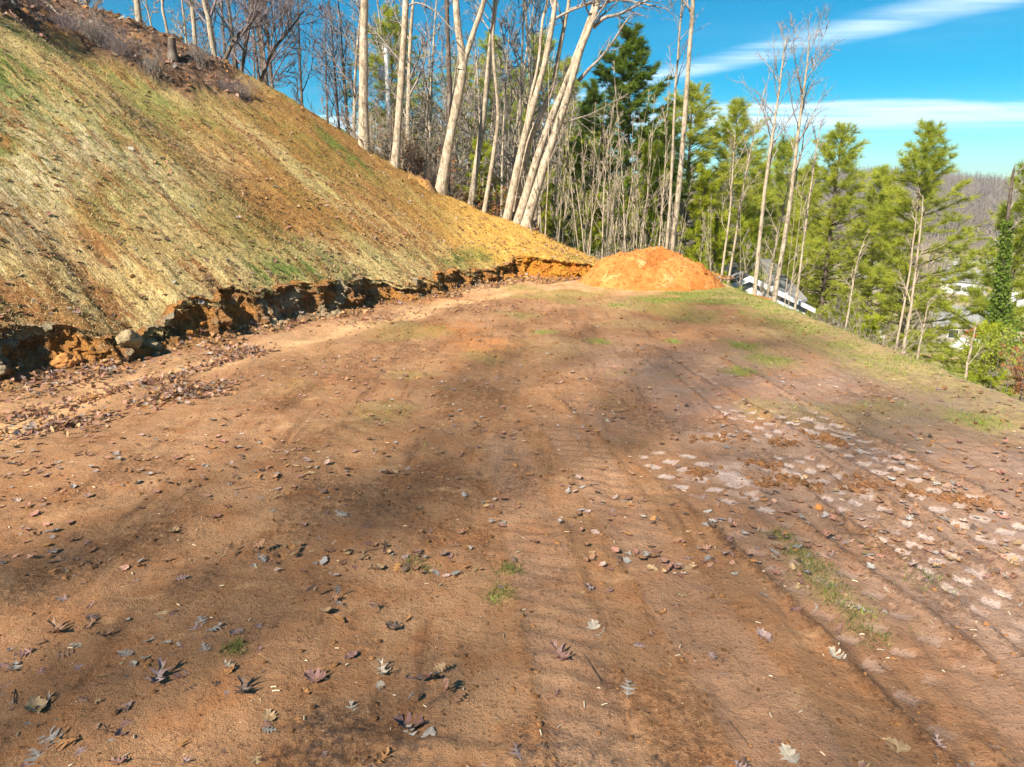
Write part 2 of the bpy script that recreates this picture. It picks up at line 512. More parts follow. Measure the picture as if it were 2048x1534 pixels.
def mat_foliage(name, c1, c2, c3, trans=0.35):
    m, t, out = new_mat(name)
    oi = t.n('ShaderNodeObjectInfo').outputs['Random']
    p = objco(t)
    a = t.noise(p, 1.1, 3, 0.6)
    b = t.noise(p, 7, 2, 0.6)
    c = t.mix(t.ss(a, 0.35, 0.65), c1, c2)
    c = t.mix(t.ss(b, 0.5, 0.75), c, c3)
    c = t.mix(t.math('MULTIPLY', oi, 0.5), c, t.scale(c, (0.72, 0.85, 0.80)))
    d = t.n('ShaderNodeBsdfDiffuse'); t.put(d.inputs[0], c)
    tr = t.n('ShaderNodeBsdfTranslucent'); t.put(tr.inputs[0], t.scale(c, (1.15, 1.1, 0.8)))
    mx = t.n('ShaderNodeMixShader'); mx.inputs[0].default_value = trans
    t.t.links.new(d.outputs[0], mx.inputs[1]); t.t.links.new(tr.outputs[0], mx.inputs[2])
    t.t.links.new(mx.outputs[0], out.inputs['Surface'])
    return m

def mat_vcol(name, trans=0.2, rough=0.9):
    m, t, out = new_mat(name)
    c = t.attr('col', 'Color')
    d = t.n('ShaderNodeBsdfPrincipled')
    t.put(d.inputs['Base Color'], c); d.inputs['Roughness'].default_value = rough
    d.inputs['Specular IOR Level'].default_value = 0.2
    if trans > 0:
        tr = t.n('ShaderNodeBsdfTranslucent'); t.put(tr.inputs[0], c)
        mx = t.n('ShaderNodeMixShader'); mx.inputs[0].default_value = trans
        t.t.links.new(d.outputs[0], mx.inputs[1]); t.t.links.new(tr.outputs[0], mx.inputs[2])
        t.t.links.new(mx.outputs[0], out.inputs['Surface'])
    else:
        t.t.links.new(d.outputs[0], out.inputs['Surface'])
    return m

def mat_flat(name, col, rough=0.7, var=0.25, sc=4.0, spec=0.3, metal=0.0):
    m, t, out = new_mat(name)
    p = objco(t)
    n = t.noise(p, sc, 5, 0.65)
    c = t.mix(t.math('MULTIPLY', t.ss(n, 0.4, 0.75), var), col, tuple(x * 0.45 for x in col))
    b = principled(t, out, c, rough, t.bump(t.noise(p, sc * 8, 3, 0.6), 0.004, 0.5), spec)
    b.inputs['Metallic'].default_value = metal
    return m

def mat_leaf(name, col, vein, rough=0.6):
    m, t, out = new_mat(name)
    p = objco(t)
    oi = t.n('ShaderNodeObjectInfo').outputs['Random']
    n = t.noise(p, 30, 4, 0.65)
    c = t.mix(t.ss(n, 0.4, 0.7), col, tuple(x * 0.6 for x in col))
    sx = t.n('ShaderNodeSeparateXYZ'); t.put(sx.inputs[0], p)
    c = t.mix(t.ss(t.math('ABSOLUTE', sx.outputs[0]), 0.0, 0.003, 0.8, 0.0), c, vein)
    c = t.mix(t.math('MULTIPLY', oi, 0.5), c, t.scale(c, (0.65, 0.62, 0.6)))
    principled(t, out, c, rough, t.bump(n, 0.003, 0.6), 0.4)
    return m

M_PAD, M_SLOPE, M_BANK, M_MOUND, M_GROUND = mat_pad(), mat_slope(), mat_bank(), mat_mound(), mat_ground()
M_BARK = mat_bark('bark_grey', (0.32, 0.25, 0.18), (0.55, 0.45, 0.33), (0.52, 0.445, 0.35))
M_BARKD = mat_bark('bark_dark', (0.085, 0.062, 0.05), (0.19, 0.145, 0.115), (0.24, 0.20, 0.165))
M_BARKP = mat_bark('bark_pale', (0.34, 0.27, 0.19), (0.50, 0.41, 0.30), (0.43, 0.37, 0.29), 2.0)
M_TWIG = mat_bark('twig_grey', (0.27, 0.225, 0.195), (0.39, 0.34, 0.30), (0.34, 0.295, 0.275))
M_TWIGP = mat_bark('twig_tan', (0.34, 0.27, 0.20), (0.48, 0.40, 0.30), (0.40, 0.33, 0.25))
M_TWIGM = mat_bark('twig_mauve', (0.20, 0.155, 0.155), (0.31, 0.255, 0.255), (0.26, 0.21, 0.205))
M_NEED = mat_foliage('needles_green', (0.36, 0.40, 0.050), (0.55, 0.56, 0.080), (0.64, 0.61, 0.15), 0.55)
M_NEEDD = mat_foliage('needles_dark', (0.12, 0.19, 0.030), (0.21, 0.28, 0.045), (0.28, 0.33, 0.07), 0.45)
M_NEEDY = mat_foliage('needles_yellow', (0.30, 0.36, 0.028), (0.44, 0.46, 0.04), (0.50, 0.47, 0.06))
M_DRYLEAF = mat_foliage('dry_leaves', (0.34, 0.15, 0.06), (0.45, 0.20, 0.08), (0.30, 0.17, 0.09))
M_VCOL = mat_vcol('blade_colours', 0.25)
M_VSOIL = mat_vcol('soil_colours', 0.0, 0.95)

# ------------------------------------------------------------------ terrain curves
toe_px = [(0, 768), (41, 757), (185, 740), (256, 722), (320, 705), (410, 692), (446, 680), (546, 657), (679, 636),
          (745, 616), (878, 593), (960, 573), (1011, 563), (1045, 560), (1111, 561), (1185, 558)]
toe = np.array([on_ground(*p)[:2] for p in toe_px])
toe = np.vstack([[(-6.9, -14.0), (-6.8, -6.0), (-6.75, 0.0), (-6.6, 4.5)], toe, [(3.6, 20.2), (5.0, 20.6), (6.6, 20.9)]])
def resample(P, n):
    P = np.asarray(P, float)
    s = np.concatenate([[0], np.cumsum(np.linalg.norm(np.diff(P, axis=0), axis=1))])
    q = np.linspace(0, s[-1], n)
    return np.stack([np.interp(q, s, P[:, k]) for k in range(P.shape[1])], 1), q
def smooth1(a, k):
    ker = np.hanning(2 * k + 3)[1:-1]; ker /= ker.sum()
    pad = np.concatenate([np.repeat(a[:1], k, 0), a, np.repeat(a[-1:], k, 0)])
    if a.ndim == 1:
        return np.convolve(pad, ker, 'valid')
    return np.stack([np.convolve(pad[:, i], ker, 'valid') for i in range(a.shape[1])], 1)
NS = 720
TOE, TS = resample(toe, NS)
TOE = smooth1(TOE, 14)
TT = norm(np.gradient(smooth1(TOE, 40), axis=0))
TN = norm(smooth1(np.stack([-TT[:, 1], TT[:, 0]], 1), 40))       # uphill (left of travel)
OFF = 0.42
# lip heights read from the photo
lip_px = [(0, 625), (66, 640), (156, 636), (227, 650), (325, 622), (348, 597), (430, 579), (469, 563), (548, 570), (610, 566),
          (677, 552), (743, 560), (788, 553), (878, 546), (944, 531), (1037, 516), (1103, 513), (1172, 523), (1204, 533)]
lip_s, lip_h = [], []
for (a, b) in lip_px:
    d = ray(a, b); best = None
    for tt in np.linspace(5, 26, 500):
        X, Y, Z = d[0] * tt, d[1] * tt, CAM_H + d[2] * tt
        i = int(np.argmin((TOE[:, 0] - X) ** 2 + (TOE[:, 1] - Y) ** 2))
        sd = (X - TOE[i, 0]) * TN[i, 0] + (Y - TOE[i, 1]) * TN[i, 1]
        e = abs(sd - OFF)
        if best is None or e < best[0]:
            best = (e, TS[i], Z)
    lip_s.append(best[1]); lip_h.append(best[2])
o_ = np.argsort(lip_s)
lip_s = np.array(lip_s)[o_]; lip_h = np.clip(np.array(lip_h)[o_], 0.15, 1.4) * 1.04
H = np.interp(TS, np.concatenate([[0], lip_s, [TS[-1] - 2.6, TS[-1]]]), np.concatenate([[0.9], lip_h, [0.12, 0.02]]))
Hs = smooth1(H, 25)
# crest (skyline) of the cut, from the photo
crest_px = [(1330, 560, 21.2), (1215, 522, 21.3), (1150, 495, 22.2), (1100, 473, 23.2), (1045, 450, 24.0), (960, 425, 24.3), (870, 380, 24.3), (790, 330, 24.0),
            (725, 285, 23.7), (660, 240, 23.6), (600, 203, 23.5), (520, 150, 23.5), (440, 108, 23.5), (350, 75, 23.0), (270, 45, 22.6), (130, 0, 22.0)]
CR = np.array([at(*p) for p in crest_px])[::-1]
CRx, CRy, CRz = CR[:, 0], CR[:, 1], CR[:, 2]
CRx = np.concatenate([[-60, -22], CRx, [8, 14, 60]])
CRy = np.concatenate([[24, 22.0], CRy, [21.0, 21.0, 22.0]])
CRz = np.concatenate([[16, 12.0], CRz, [-1.2, -5.0, -14]])
def crest(X):
    return np.interp(X, CRx, CRy), np.interp(X, CRx, CRz)
# per toe column: distance to the crest line and the slope that reaches it
DC = np.full(NS, 15.0); KS = np.full(NS, 0.66)
dd = np.linspace(0.5, 18, 700)
for i in range(NS):
    X = TOE[i, 0] + TN[i, 0] * dd; Y = TOE[i, 1] + TN[i, 1] * dd
    cy, cz = crest(X)
    hit = np.nonzero(Y > cy)[0]
    if len(hit) and TOE[i, 1] > 6:
        j = hit[0]
        DC[i] = dd[j]
        KS[i] = np.clip((cz[j] - Hs[i]) / max(dd[j] - OFF, 0.3), 0.02, 0.85)
KS = smooth1(KS, 25); DC = smooth1(DC, 18)

def slope_z(i, d):
    """height at toe column i (float index array) and distance d"""
    h = np.interp(i, np.arange(NS), H); hs = np.interp(i, np.arange(NS), Hs)
    k = np.interp(i, np.arange(NS), KS); dc = np.interp(i, np.arange(NS), DC)
    hb = h + (hs - h) * sst(d, OFF, OFF + 1.6)
    z = hb + k * (np.minimum(d, dc) - OFF)
    z = z - 0.30 * np.maximum(d - dc, 0)
    return z

def ground_z(X, Y):
    X = np.asarray(X, float); Y = np.asarray(Y, float)
    e = np.maximum(X - 6.0, 0)
    zr = -(0.60 * np.minimum(e, 8) + 0.16 * np.maximum(e - 8, 0))
    cy, cz = crest(X)
    f = np.maximum(Y - cy, 0)
    zf = np.minimum(cz, 12) - (0.30 * np.minimum(f, 16) + 0.13 * np.maximum(f - 16, 0))
    hill = np.clip(0.62 * np.maximum(-7.2 - X, 0), 0, 20) 
    zf = np.where(X < -7, np.minimum(zf, hill + 20), zf)
    zpad = np.where(X < -7.2, hill, 0.0)
    z = np.where(Y > cy, zf, np.minimum(zpad, np.maximum(zpad, 0)))
    z = np.where(X > 6.0, np.minimum(z, zr), z)
    z = np.maximum(z, -18.0 + 0.6 * np.sin(X * 0.013 + 1) + 0.5 * np.sin(Y * 0.02))
    r = np.hypot(X, Y)
    ridge = sst(Y, 260, 700) * (25 + 7 * np.sin(X * 0.006 + 0.6) + 8 * np.sin(X * 0.017 + 2))
    ridge2 = sst(Y, 900, 1500) * 12
    z = z + ridge + ridge2
    z = z + (fbm2(X * 0.12, Y * 0.12, 3, 5) - 0.5) * 0.8 * sst(r, 24, 60)
    return z

# ground: one sheet out to the horizon
def axis(fine_lo, fine_hi, step, lo, hi):
    a = list(np.arange(fine_lo, fine_hi + 1e-6, step))
    s = step; x = fine_hi
    while x < hi:
        s *= 1.13; x += s; a.append(min(x, hi))
    s = step; x = fine_lo
    while x > lo:
        s *= 1.13; x -= s; a.insert(0, max(x, lo))
    return np.array(sorted(set(np.round(a, 4))))
gx = axis(-24, 40, 0.6, -2600, 2600); gy = axis(-20, 60, 0.6, -900, 2600)
GX, GY = np.meshgrid(gx, gy)
GZ = ground_z(GX, GY)
inside = (GX > -23) & (GX < 8.2) & (GY > -14) & (GY < 22.0)
GZ = np.where(inside, GZ - 1.2, GZ)
crY, crZ = crest(GX)
GZ = np.where((GY >= 22.0) & (GX < 8.2) & (GX > -20) & (GY < crY + 3.5), GZ - 0.9, GZ)
mb = MB(); mb.add(np.stack([GX, GY, GZ], -1).reshape(-1, 3), quads=grid_quads(len(gy), len(gx)))
ground = mb.build('ground', M_GROUND)
tag(ground, 'tan and brown wooded ground falling away to the valley floor and far ridge', kind='structure')

# ------------------------------------------------------------------ dirt pad
toeX_of_Y_y = TOE[:, 1]; toeX_of_Y_x = TOE[:, 0]
_k = np.argsort(toeX_of_Y_y)
def toe_x(Y):
    return np.interp(Y, toeX_of_Y_y[_k], toeX_of_Y_x[_k])

def track(X, Y, pts, width):
    """across / along coordinates of a wheel or belt track whose centre is x(y)"""
    pts = np.array(pts)
    cx = np.interp(Y, pts[:, 1], pts[:, 0])
    return (X - cx) / (width * 0.5), Y
TRACKS = [  # centre points (x, y), width, kind
    ([(3.9, 1.0), (3.62, 3.0), (3.43, 4.2), (3.08, 6.4), (2.75, 8.5), (2.5, 10.5)], 0.62, 'lug'),
    ([(2.35, 1.0), (1.95, 3.3), (1.55, 5.1), (1.12, 6.4), (0.7, 8.5)], 0.62, 'lug'),
    ([(3.05, 1.0), (2.75, 3.3), (2.55, 5.0), (2.42, 7.0), (2.3, 9.0)], 0.42, 'lug'),
    ([(4.7, 2.0), (4.3, 5.0), (4.0, 8.0), (3.6, 12.0)], 0.40, 'bar'),
    ([(5.3, 2.0), (5.0, 6.0), (4.8, 9.0), (4.4, 13.0)], 0.40, 'bar'),
    ([(1.35, 1.0), (1.05, 3.0), (0.75, 5.0), (0.4, 7.5)], 0.45, 'bar'),
    ([(0.55, 1.0), (0.28, 3.0), (0.05, 5.0), (-0.2, 7.5)], 0.40, 'bar'),
]
# wet clay on the belt tracks, its sky sheen painted as pale colour, placed from the photo: (px, py, radius)
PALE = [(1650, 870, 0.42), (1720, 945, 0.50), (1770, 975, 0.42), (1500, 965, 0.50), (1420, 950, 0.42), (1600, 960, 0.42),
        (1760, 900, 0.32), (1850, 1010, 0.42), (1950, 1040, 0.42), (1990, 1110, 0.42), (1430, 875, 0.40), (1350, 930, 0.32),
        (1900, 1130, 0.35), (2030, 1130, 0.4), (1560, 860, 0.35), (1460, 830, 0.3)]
SHEENP = [(on_ground(a, b)[0], on_ground(a, b)[1], r) for a, b, r in PALE]
SHEEN_SMEARP = [(on_ground(a, b)[0], on_ground(a, b)[1], r) for a, b, r in [(1650, 868, 0.34), (1500, 966, 0.40), (1590, 962, 0.30), (1700, 985, 0.18), (1740, 905, 0.20), (1430, 878, 0.25), (1790, 930, 0.2)]]
GREEN = [(1400, 590, 1.1), (1330, 598, 0.9), (1230, 612, 0.35), (1380, 575, 0.8), (1500, 625, 0.7), (1450, 600, 0.9), (1560, 640, 0.6), (1620, 655, 0.6),
         (1355, 680, 0.3), (1470, 690, 0.55), (1540, 720, 0.45), (1200, 680, 0.3), (1090, 665, 0.3), (1800, 720, 0.6), (1870, 770, 0.5),
         (1560, 1070, 0.10), (1590, 1100, 0.10), (1615, 1125, 0.13), (1640, 1150, 0.15), (1670, 1185, 0.14), (1710, 1215, 0.12),
         (1850, 1160, 0.15), (828, 1130, 0.10), (1960, 840, 0.4), (1420, 590, 1.0), (1690, 690, 0.5), (1745, 1260, 0.12), (1480, 745, 0.3), (1000, 1190, 0.10), (1020,1140,0.08), (470,1305,0.06)]
GREENP = [(on_ground(a, b)[0], on_ground(a, b)[1], r) for a, b, r in GREEN]
DARKP = [(on_ground(a, b)[0], on_ground(a, b)[1], r) for a, b, r in
         [(640, 1485, 0.20), (700, 1465, 0.14), (1060, 1500, 0.18), (1100, 1530, 0.25), (860, 1390, 0.12), (1200, 1525, 0.2), (830, 1500, 0.2), (560, 1500, 0.12), (1330,1530,0.15)]]
REDP = [(on_ground(a, b)[0], on_ground(a, b)[1], r) for a, b, r in
        [(1480, 770, 0.7), (1450, 820, 0.6), (760, 560 + 20, 1.2), (880, 595, 1.2), (960, 690, 0.6), (1000, 580, 1.5), (1150, 580, 1.6), (900, 660, 0.7), (1600, 720, 0.5)]]
def blobs(X, Y, L, soft=0.6):
    m = np.zeros_like(X)
    for (a, b, r) in L:
        q = np.hypot((X - a), (Y - b) * (0.85 if r > 0.3 else 1.0)) / r
        m = np.maximum(m, 1 - sst(q, soft, 1.35))
    return m

def pad_fields(X, Y):
    z = (fbm2(X * 0.35, Y * 0.35, 3, 3) - 0.5) * 0.10
    z = z * sst(Y, -2, 2)
    med = fbm2(X * 2.2, Y * 2.2, 4, 9) - 0.5
    fin = fbm2(X * 11, Y * 11, 3, 21, 0.6) - 0.5
    z = z + med * 0.050 + fin * 0.022 + (fbm2(X * 6.0 - Y * 0.35, Y * 0.6, 3, 29, 0.6) - 0.5) * 0.030 * sst(X, -2.5, 0.0)
    # wandering tyre swales roughly along the track directions
    sw = np.sin((X - 0.08 * Y + 0.6 * fbm2(Y * 0.35, X * 0.2, 2, 33)) * 5.2) * 0.012
    z = z + sw * sst(X, -2.5, 0.5)
    # swales in the near part, parallel with the bank
    z = z + np.sin((X * 0.45 + Y * 0.95 + 0.7 * fbm2(X * 0.5, Y * 0.5, 2, 41)) * 3.6) * 0.016 * (1 - sst(X, -1.6, 0.6)) * sst(Y, 1, 2)
    sheenp = blobs(X, Y, SHEENP)
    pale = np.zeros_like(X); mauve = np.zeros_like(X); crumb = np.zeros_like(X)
    for k, (pts, wd, kind) in enumerate(TRACKS):
        a, b = track(X, Y, pts, wd)
        ins = 1 - sst(np.abs(a), 0.88, 1.05)
        yr = sst(Y, pts[0][1], pts[0][1] + 0.6) * (1 - sst(Y, pts[-1][1] - 1.5, pts[-1][1]))
        patch = sst(fbm2(X * 0.8 + k * 7, Y * 0.8, 3, 55), 0.34, 0.52)
        ins = ins * yr
        jw = (fbm2(X * 3, Y * 3, 2, 61 + k) - 0.5) * 0.12
        if kind == 'lug':
            pitch = 0.215
            col = np.floor((a + 1) * 1.5)                        # three columns
            ph = (b + jw * 0.12) / pitch + 0.5 * (col % 2) + 0.10 * a
            fb = ph - np.floor(ph); fa = (a + 1) * 1.5 - col
            lug = 1 - sst(np.abs(fa - 0.5) * 0.75 + np.abs(fb - 0.5) * 0.95, 0.25, 0.31)
            lug = lug * ins * np.clip(patch + sheenp, 0, 1)
            z = z - 0.012 * ins * patch + 0.004 * (ins - lug) * patch - 0.005 * lug
            pale = np.maximum(pale, lug * np.clip(0.34 * patch * sst(X, 1.0, 1.6) + sst(sheenp + jw * 0.6, 0.05, 0.6), 0, 1))
        else:
            pitch = 0.145
            ph = (b + 0.06 * np.sin(a * 2) + jw * 0.15) / pitch
            bar = 0.5 + 0.5 * np.cos(2 * np.pi * ph)
            z = z + (sst(bar, 0.35, 0.8) - 0.55) * 0.008 * ins * patch
        edge = np.exp(-((np.abs(a) - 1.12) / 0.12) ** 2) * yr
        z = z + edge * (0.018 if kind == 'lug' else 0.005) * (0.4 + 1.2 * fbm2(X * 9, Y * 9, 3, 71 + k)) * (0.3 + patch)
        crumb = np.maximum(crumb, np.clip(edge * (0.3 + patch), 0, 1) * (1.0 if kind == 'lug' else 0.45))
        mauve = np.maximum(mauve, ins * 0.35)
    crumb = np.maximum(crumb, 0.8 * sst(fbm2(X * 1.5, Y * 0.8, 4, 171, 0.6), 0.54, 0.68))
    cr = 1 - np.abs(fbm2(X * 24, Y * 24, 3, 173, 0.65) * 2 - 1)
    z = z + crumb * (cr - 0.6) * 0.030
    # sky sheen of wet clay painted pale outside the lugs
    sm = sst(sheenp * fbm2(X * 2.6, Y * 5.2, 4, 81), 0.60, 0.68) * sst(X, 0.9, 1.4)
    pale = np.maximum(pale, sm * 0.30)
    smr = blobs(X, Y, SHEEN_SMEARP, 0.1) * sst(fbm2(X * 4.0, Y * 7.0, 4, 83, 0.6), 0.44, 0.60)
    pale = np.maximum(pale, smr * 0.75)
    mauve = np.maximum(mauve, sst(X + 0.15 * (Y - 4), 1.2, 2.6) * (1 - sst(Y, 8.5, 12.0)))
    # track mounds at the near left, small crumbly ridges
    rid = np.exp(-(((Y - 2.35) + 0.12 * (X + 0.3)) / 0.05) ** 2) * np.exp(-((X + 0.45) / 0.55) ** 2)
    z = z + rid * 0.03 * (0.5 + fbm2(X * 14, Y * 14, 3, 91))
    green = np.maximum(np.maximum(blobs(X, Y, [g for g in GREENP if g[2] >= 0.2], -0.1), 0.45 * blobs(X, Y, [g for g in GREENP if g[2] < 0.2], 0.2)) * sst(fbm2(X * 1.6, Y * 1.6, 4, 101), 0.30, 0.55), blobs(X, Y, [g for g in GREENP if g[2] >= 0.8], 0.2) * sst(fbm2(X * 0.9, Y * 1.8, 4, 103), 0.28, 0.46))
    faint = sst(fbm2(X * 0.6, Y * 0.6, 3, 111), 0.50, 0.66) * 0.38 * sst(Y, 5.5, 8) * sst(X, -3.5, -1)
    edge_g = sst(X, 4.0, 5.5) * 0.8 * sst(Y, 6.5, 9.5) * sst(fbm2(X * 0.9, Y * 0.7, 3, 117), 0.28, 0.55)
    green = np.maximum(green, np.maximum(faint, edge_g))
    straw = sst(X, 4.4, 5.6) * 0.85 + 0.45 * sst(fbm2(X * 0.5, Y * 0.5, 3, 121), 0.52, 0.66) * sst(Y, 8, 11) * sst(X, -1, 1.5)
    dark = blobs(X, Y, DARKP, 0.3) * 0.6
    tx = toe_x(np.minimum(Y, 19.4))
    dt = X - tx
    road_sun = np.maximum(np.exp(-((dt - 1.35) / 0.55) ** 2) * 0.95, 0.9 * sst(Y, 15.6, 17.6)) * sst(Y, 3, 5)  # compacted strip by the bank; far end painted paler as sunlight
    road_sun = np.maximum(road_sun, np.exp(-((dt - 0.75) / 0.2) ** 2) * 0.5)
    road_sun = road_sun * (1 - green * 0.8)
    red = blobs(X, Y, REDP, 0.2)
    red = np.maximum(red, 0.55 * sst(Y, 15.0, 17.5))
    z = z + np.exp(-((dt - 1.9) / 0.16) ** 2) * 0.03 - np.exp(-((dt - 1.3) / 0.4) ** 2) * 0.03
    # outer edge rolls over into the fill slope, far edge falls into the woods
    eo = np.maximum(X - (5.72 + 0.12 * (fbm2(Y * 0.9, Y * 0, 2, 131) - 0.5)), 0)
    roll = 0.62 * (np.sqrt(eo * eo + 0.04) - 0.2)
    z = z - roll * (eo > 0)
    cy, cz = crest(X)
    back = np.maximum(Y - 20.6, 0) * (X > 3.2)
    z = z - 0.45 * back
    return z, dict(crumb=crumb, pale=pale, green=green, straw=np.clip(straw, 0, 1), dark=dark, road_sun=np.clip(road_sun, 0, 1), red=red, mauve=np.clip(mauve, 0, 1))

px_ax = np.concatenate([np.arange(-8.6, -6.2, 0.06), np.arange(-6.2, 6.2, 0.025), np.arange(6.2, 8.6, 0.07)])
rows = [-16.0]
while rows[-1] < 0.6: rows.append(rows[-1] + 0.35)
while rows[-1] < 22.6: rows.append(rows[-1] + max(0.012 + 0.0026 * rows[-1], 0.014))
py_ax = np.array(rows)
PX, PY = np.meshgrid(px_ax, py_ax)
PZ, PF = pad_fields(PX, PY)
mb = MB(); mb.add(np.stack([PX, PY, PZ], -1).reshape(-1, 3), quads=grid_quads(len(py_ax), len(px_ax)))
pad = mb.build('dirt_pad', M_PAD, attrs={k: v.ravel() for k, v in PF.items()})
tag(pad, 'levelled brown clay building pad marked by tracked machines and fallen leaves', kind='structure')
def padz(x, y):
    z, _ = pad_fields(np.atleast_1d(np.asarray(x, float)), np.atleast_1d(np.asarray(y, float)))
    return z

# ------------------------------------------------------------------ cut slope
def lip_notch(S):
    tap = (1 - 0.9 * sst(S, TS[-1] - 7.5, TS[-1] - 5.0))
    return tap * (fbm2(S * 0.75, S * 0, 3, 311) - 0.5) * 1.0 + tap * (np.floor(fbm2(S * 2.3, S * 0, 3, 313, 0.6) * 9) / 9 - 0.5) * 0.55
NSL = 640
si = np.interp(np.linspace(0, 1, NSL), [0, 0.36, 1], [0, 0.36 * 0.78, 1]) * (NS - 1)
si = np.linspace(NS * 0.30, NS - 1, NSL)
dmin = np.maximum(0.24 + lip_notch(np.interp(si, np.arange(NS), TS)), -0.1)
dv = np.concatenate([np.linspace(0, 1, 190) ** 1.15])
DM = 16.5
D = dmin[:, None] + (DM - dmin[:, None]) * dv[None, :]
tx_ = np.interp(si, np.arange(NS), TOE[:, 0]); ty_ = np.interp(si, np.arange(NS), TOE[:, 1])
nx2 = np.interp(si, np.arange(NS), TN[:, 0]); ny2 = np.interp(si, np.arange(NS), TN[:, 1])
SX = tx_[:, None] + nx2[:, None] * D; SY = ty_[:, None] + ny2[:, None] * D
S2 = np.repeat(np.interp(si, np.arange(NS), TS)[:, None], len(dv), 1)
SZ = slope_z(np.repeat(si[:, None], len(dv), 1), D)
dcc = np.interp(si, np.arange(NS), DC)[:, None]
SZ = SZ + (fbm2(S2 * 0.55, D * 0.35, 4, 211) - 0.5) * 0.42 * sst(D, 0.3, 2.0)
SZ = SZ + (fbm2(S2 * 5.5, D * 1.1, 4, 221, 0.6) - 0.5) * 0.09
SZ = SZ + (fbm2(S2 * 9, D * 5, 3, 231, 0.7) - 0.5) * 0.08 - 0.05 * (1 - sst(D - dmin[:, None], 0.0, 0.25))
# cut top: litter and brush above the straw, from the photo
cut_px = [(-200, 40), (0, 62), (150, 100), (300, 152), (400, 190), (500, 222), (620, 258), (715, 300), (790, 345), (870, 392), (1000, 446)]
cs, cd = [], []
for (a, b) in cut_px:
    d = ray(a, b); best = None
    for tt in np.linspace(6, 30, 700):
        X, Y, Z = d[0] * tt, d[1] * tt, CAM_H + d[2] * tt
        i = int(np.argmin((TOE[:, 0] - X) ** 2 + (TOE[:, 1] - Y) ** 2))
        sd = (X - TOE[i, 0]) * TN[i, 0] + (Y - TOE[i, 1]) * TN[i, 1]
        if sd < OFF: continue
        e = abs(float(slope_z(np.array([float(i)]), np.array([sd]))[0]) - Z)
        if best is None or e < best[0]:
            best = (e, TS[i], sd)
    cs.append(best[1]); cd.append(best[2])
o_ = np.argsort(cs); cs = np.array(cs)[o_]; cd = np.array(cd)[o_]
dcut = np.interp(S2, cs, cd)
wig = (fbm2(S2 * 0.9, D * 0.5, 4, 241) - 0.5) * 2.2
lit_m = sst(D - dcut + wig, -0.5, 0.7)
SZ = SZ + lit_m * (fbm2(SX * 2.3, SY * 2.3, 4, 251, 0.6) - 0.45) * 0.45
# a small undercut scarp at the top of the cut
SZ = SZ + 0.22 * np.exp(-((D - dcut - 0.5 + wig * 0.5) / 0.35) ** 2) * sst(fbm2(S2 * 0.6, D * 0, 2, 255), 0.4, 0.6)
yy = SY
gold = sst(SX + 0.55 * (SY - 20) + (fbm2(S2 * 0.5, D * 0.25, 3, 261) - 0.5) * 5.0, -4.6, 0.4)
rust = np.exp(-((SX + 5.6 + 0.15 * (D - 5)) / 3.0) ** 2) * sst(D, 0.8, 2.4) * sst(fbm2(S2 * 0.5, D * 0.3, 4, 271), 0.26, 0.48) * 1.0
grn = sst(fbm2(S2 * 0.42, D * 0.22, 4, 281), 0.42, 0.62) * (0.40 + 0.75 * (1 - sst(SX, -10.5, -7.0))) * (1 - gold)
lipg = np.exp(-((D - 0.75) / 0.4) ** 2) * sst(fbm2(S2 * 0.9, D * 0.5, 3, 291), 0.5, 0.65)
pat = np.exp(-((S2 - np.interp(22.4, SY[:, 60], S2[:, 60])) / 0.45) ** 2) * 0
g0 = None
# dark green patch near the top of the far slope
gp = at(692, 335, 21.6)
patch = np.exp(-(((SX - gp[0]) * 0.6 + (SY - gp[1]) * 0.8) / 0.5) ** 2 - (((SX - gp[0]) * 0.8 - (SY - gp[1]) * 0.6) / 1.5) ** 2)
ul = np.exp(-((SX + 11.5) / 2.6) ** 2) * sst(D, 2.5, 4.5) * sst(fbm2(S2 * 0.5, D * 0.3, 3, 297), 0.35, 0.6)
grn = np.clip(np.maximum(np.maximum(np.maximum(grn, lipg), patch * 1.3), ul), 0, 1)
palem = sst(fbm2(S2 * 0.5, D * 0.4, 3, 301), 0.45, 0.62) * (1 - sst(SX, -8.0, -5.5)) * (1 - sst(D, 3.5, 6.5))
mb = MB(); mb.add(np.stack([SX, SY, SZ], -1).reshape(-1, 3), quads=grid_quads(NSL, len(dv)))
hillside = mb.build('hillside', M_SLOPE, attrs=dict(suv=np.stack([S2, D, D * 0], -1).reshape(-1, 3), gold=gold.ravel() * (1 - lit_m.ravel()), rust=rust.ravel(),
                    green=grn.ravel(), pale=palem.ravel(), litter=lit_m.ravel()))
tag(hillside, 'steep cut slope covered by straw mulch and sprouting grass', kind='structure')
SP3 = np.stack([SX, SY, SZ], -1)

# ------------------------------------------------------------------ eroded bank
NB, NW = 1100, 46
bi = np.linspace(NS * 0.30, NS - 1, NB)
bs = np.interp(bi, np.arange(NS), TS)
bh = np.interp(bi, np.arange(NS), H)
wv = np.linspace(0, 1, NW)
prof_d = np.interp(wv, [0, 0.22, 0.32, 0.50, 0.72, 0.86, 0.94, 1.0], [-0.62, -0.14, 0.05, 0.12, 0.26, 0.33, 0.20, 0.75])
prof_z = np.interp(wv, [0, 0.22, 0.32, 0.50, 0.72, 0.86, 0.94, 1.0], [-0.05, 0.12, 0.22, 0.42, 0.68, 0.86, 0.93, 1.00])
BD = np.repeat(prof_d[None, :], NB, 0); BZ = bh[:, None] * prof_z[None, :] - 0.04
BS = np.repeat(bs[:, None], NW, 1)
notch = lip_notch(BS)
BD = BD + notch * np.interp(wv, [0, 0.3, 0.5, 0.9, 1.0], [0.25, 0.8, 1, 1, 1])[None, :]
BZ = BZ + (notch * np.interp(wv, [0, 0.5, 1.0], [0, 0.2, 0.62])[None, :])
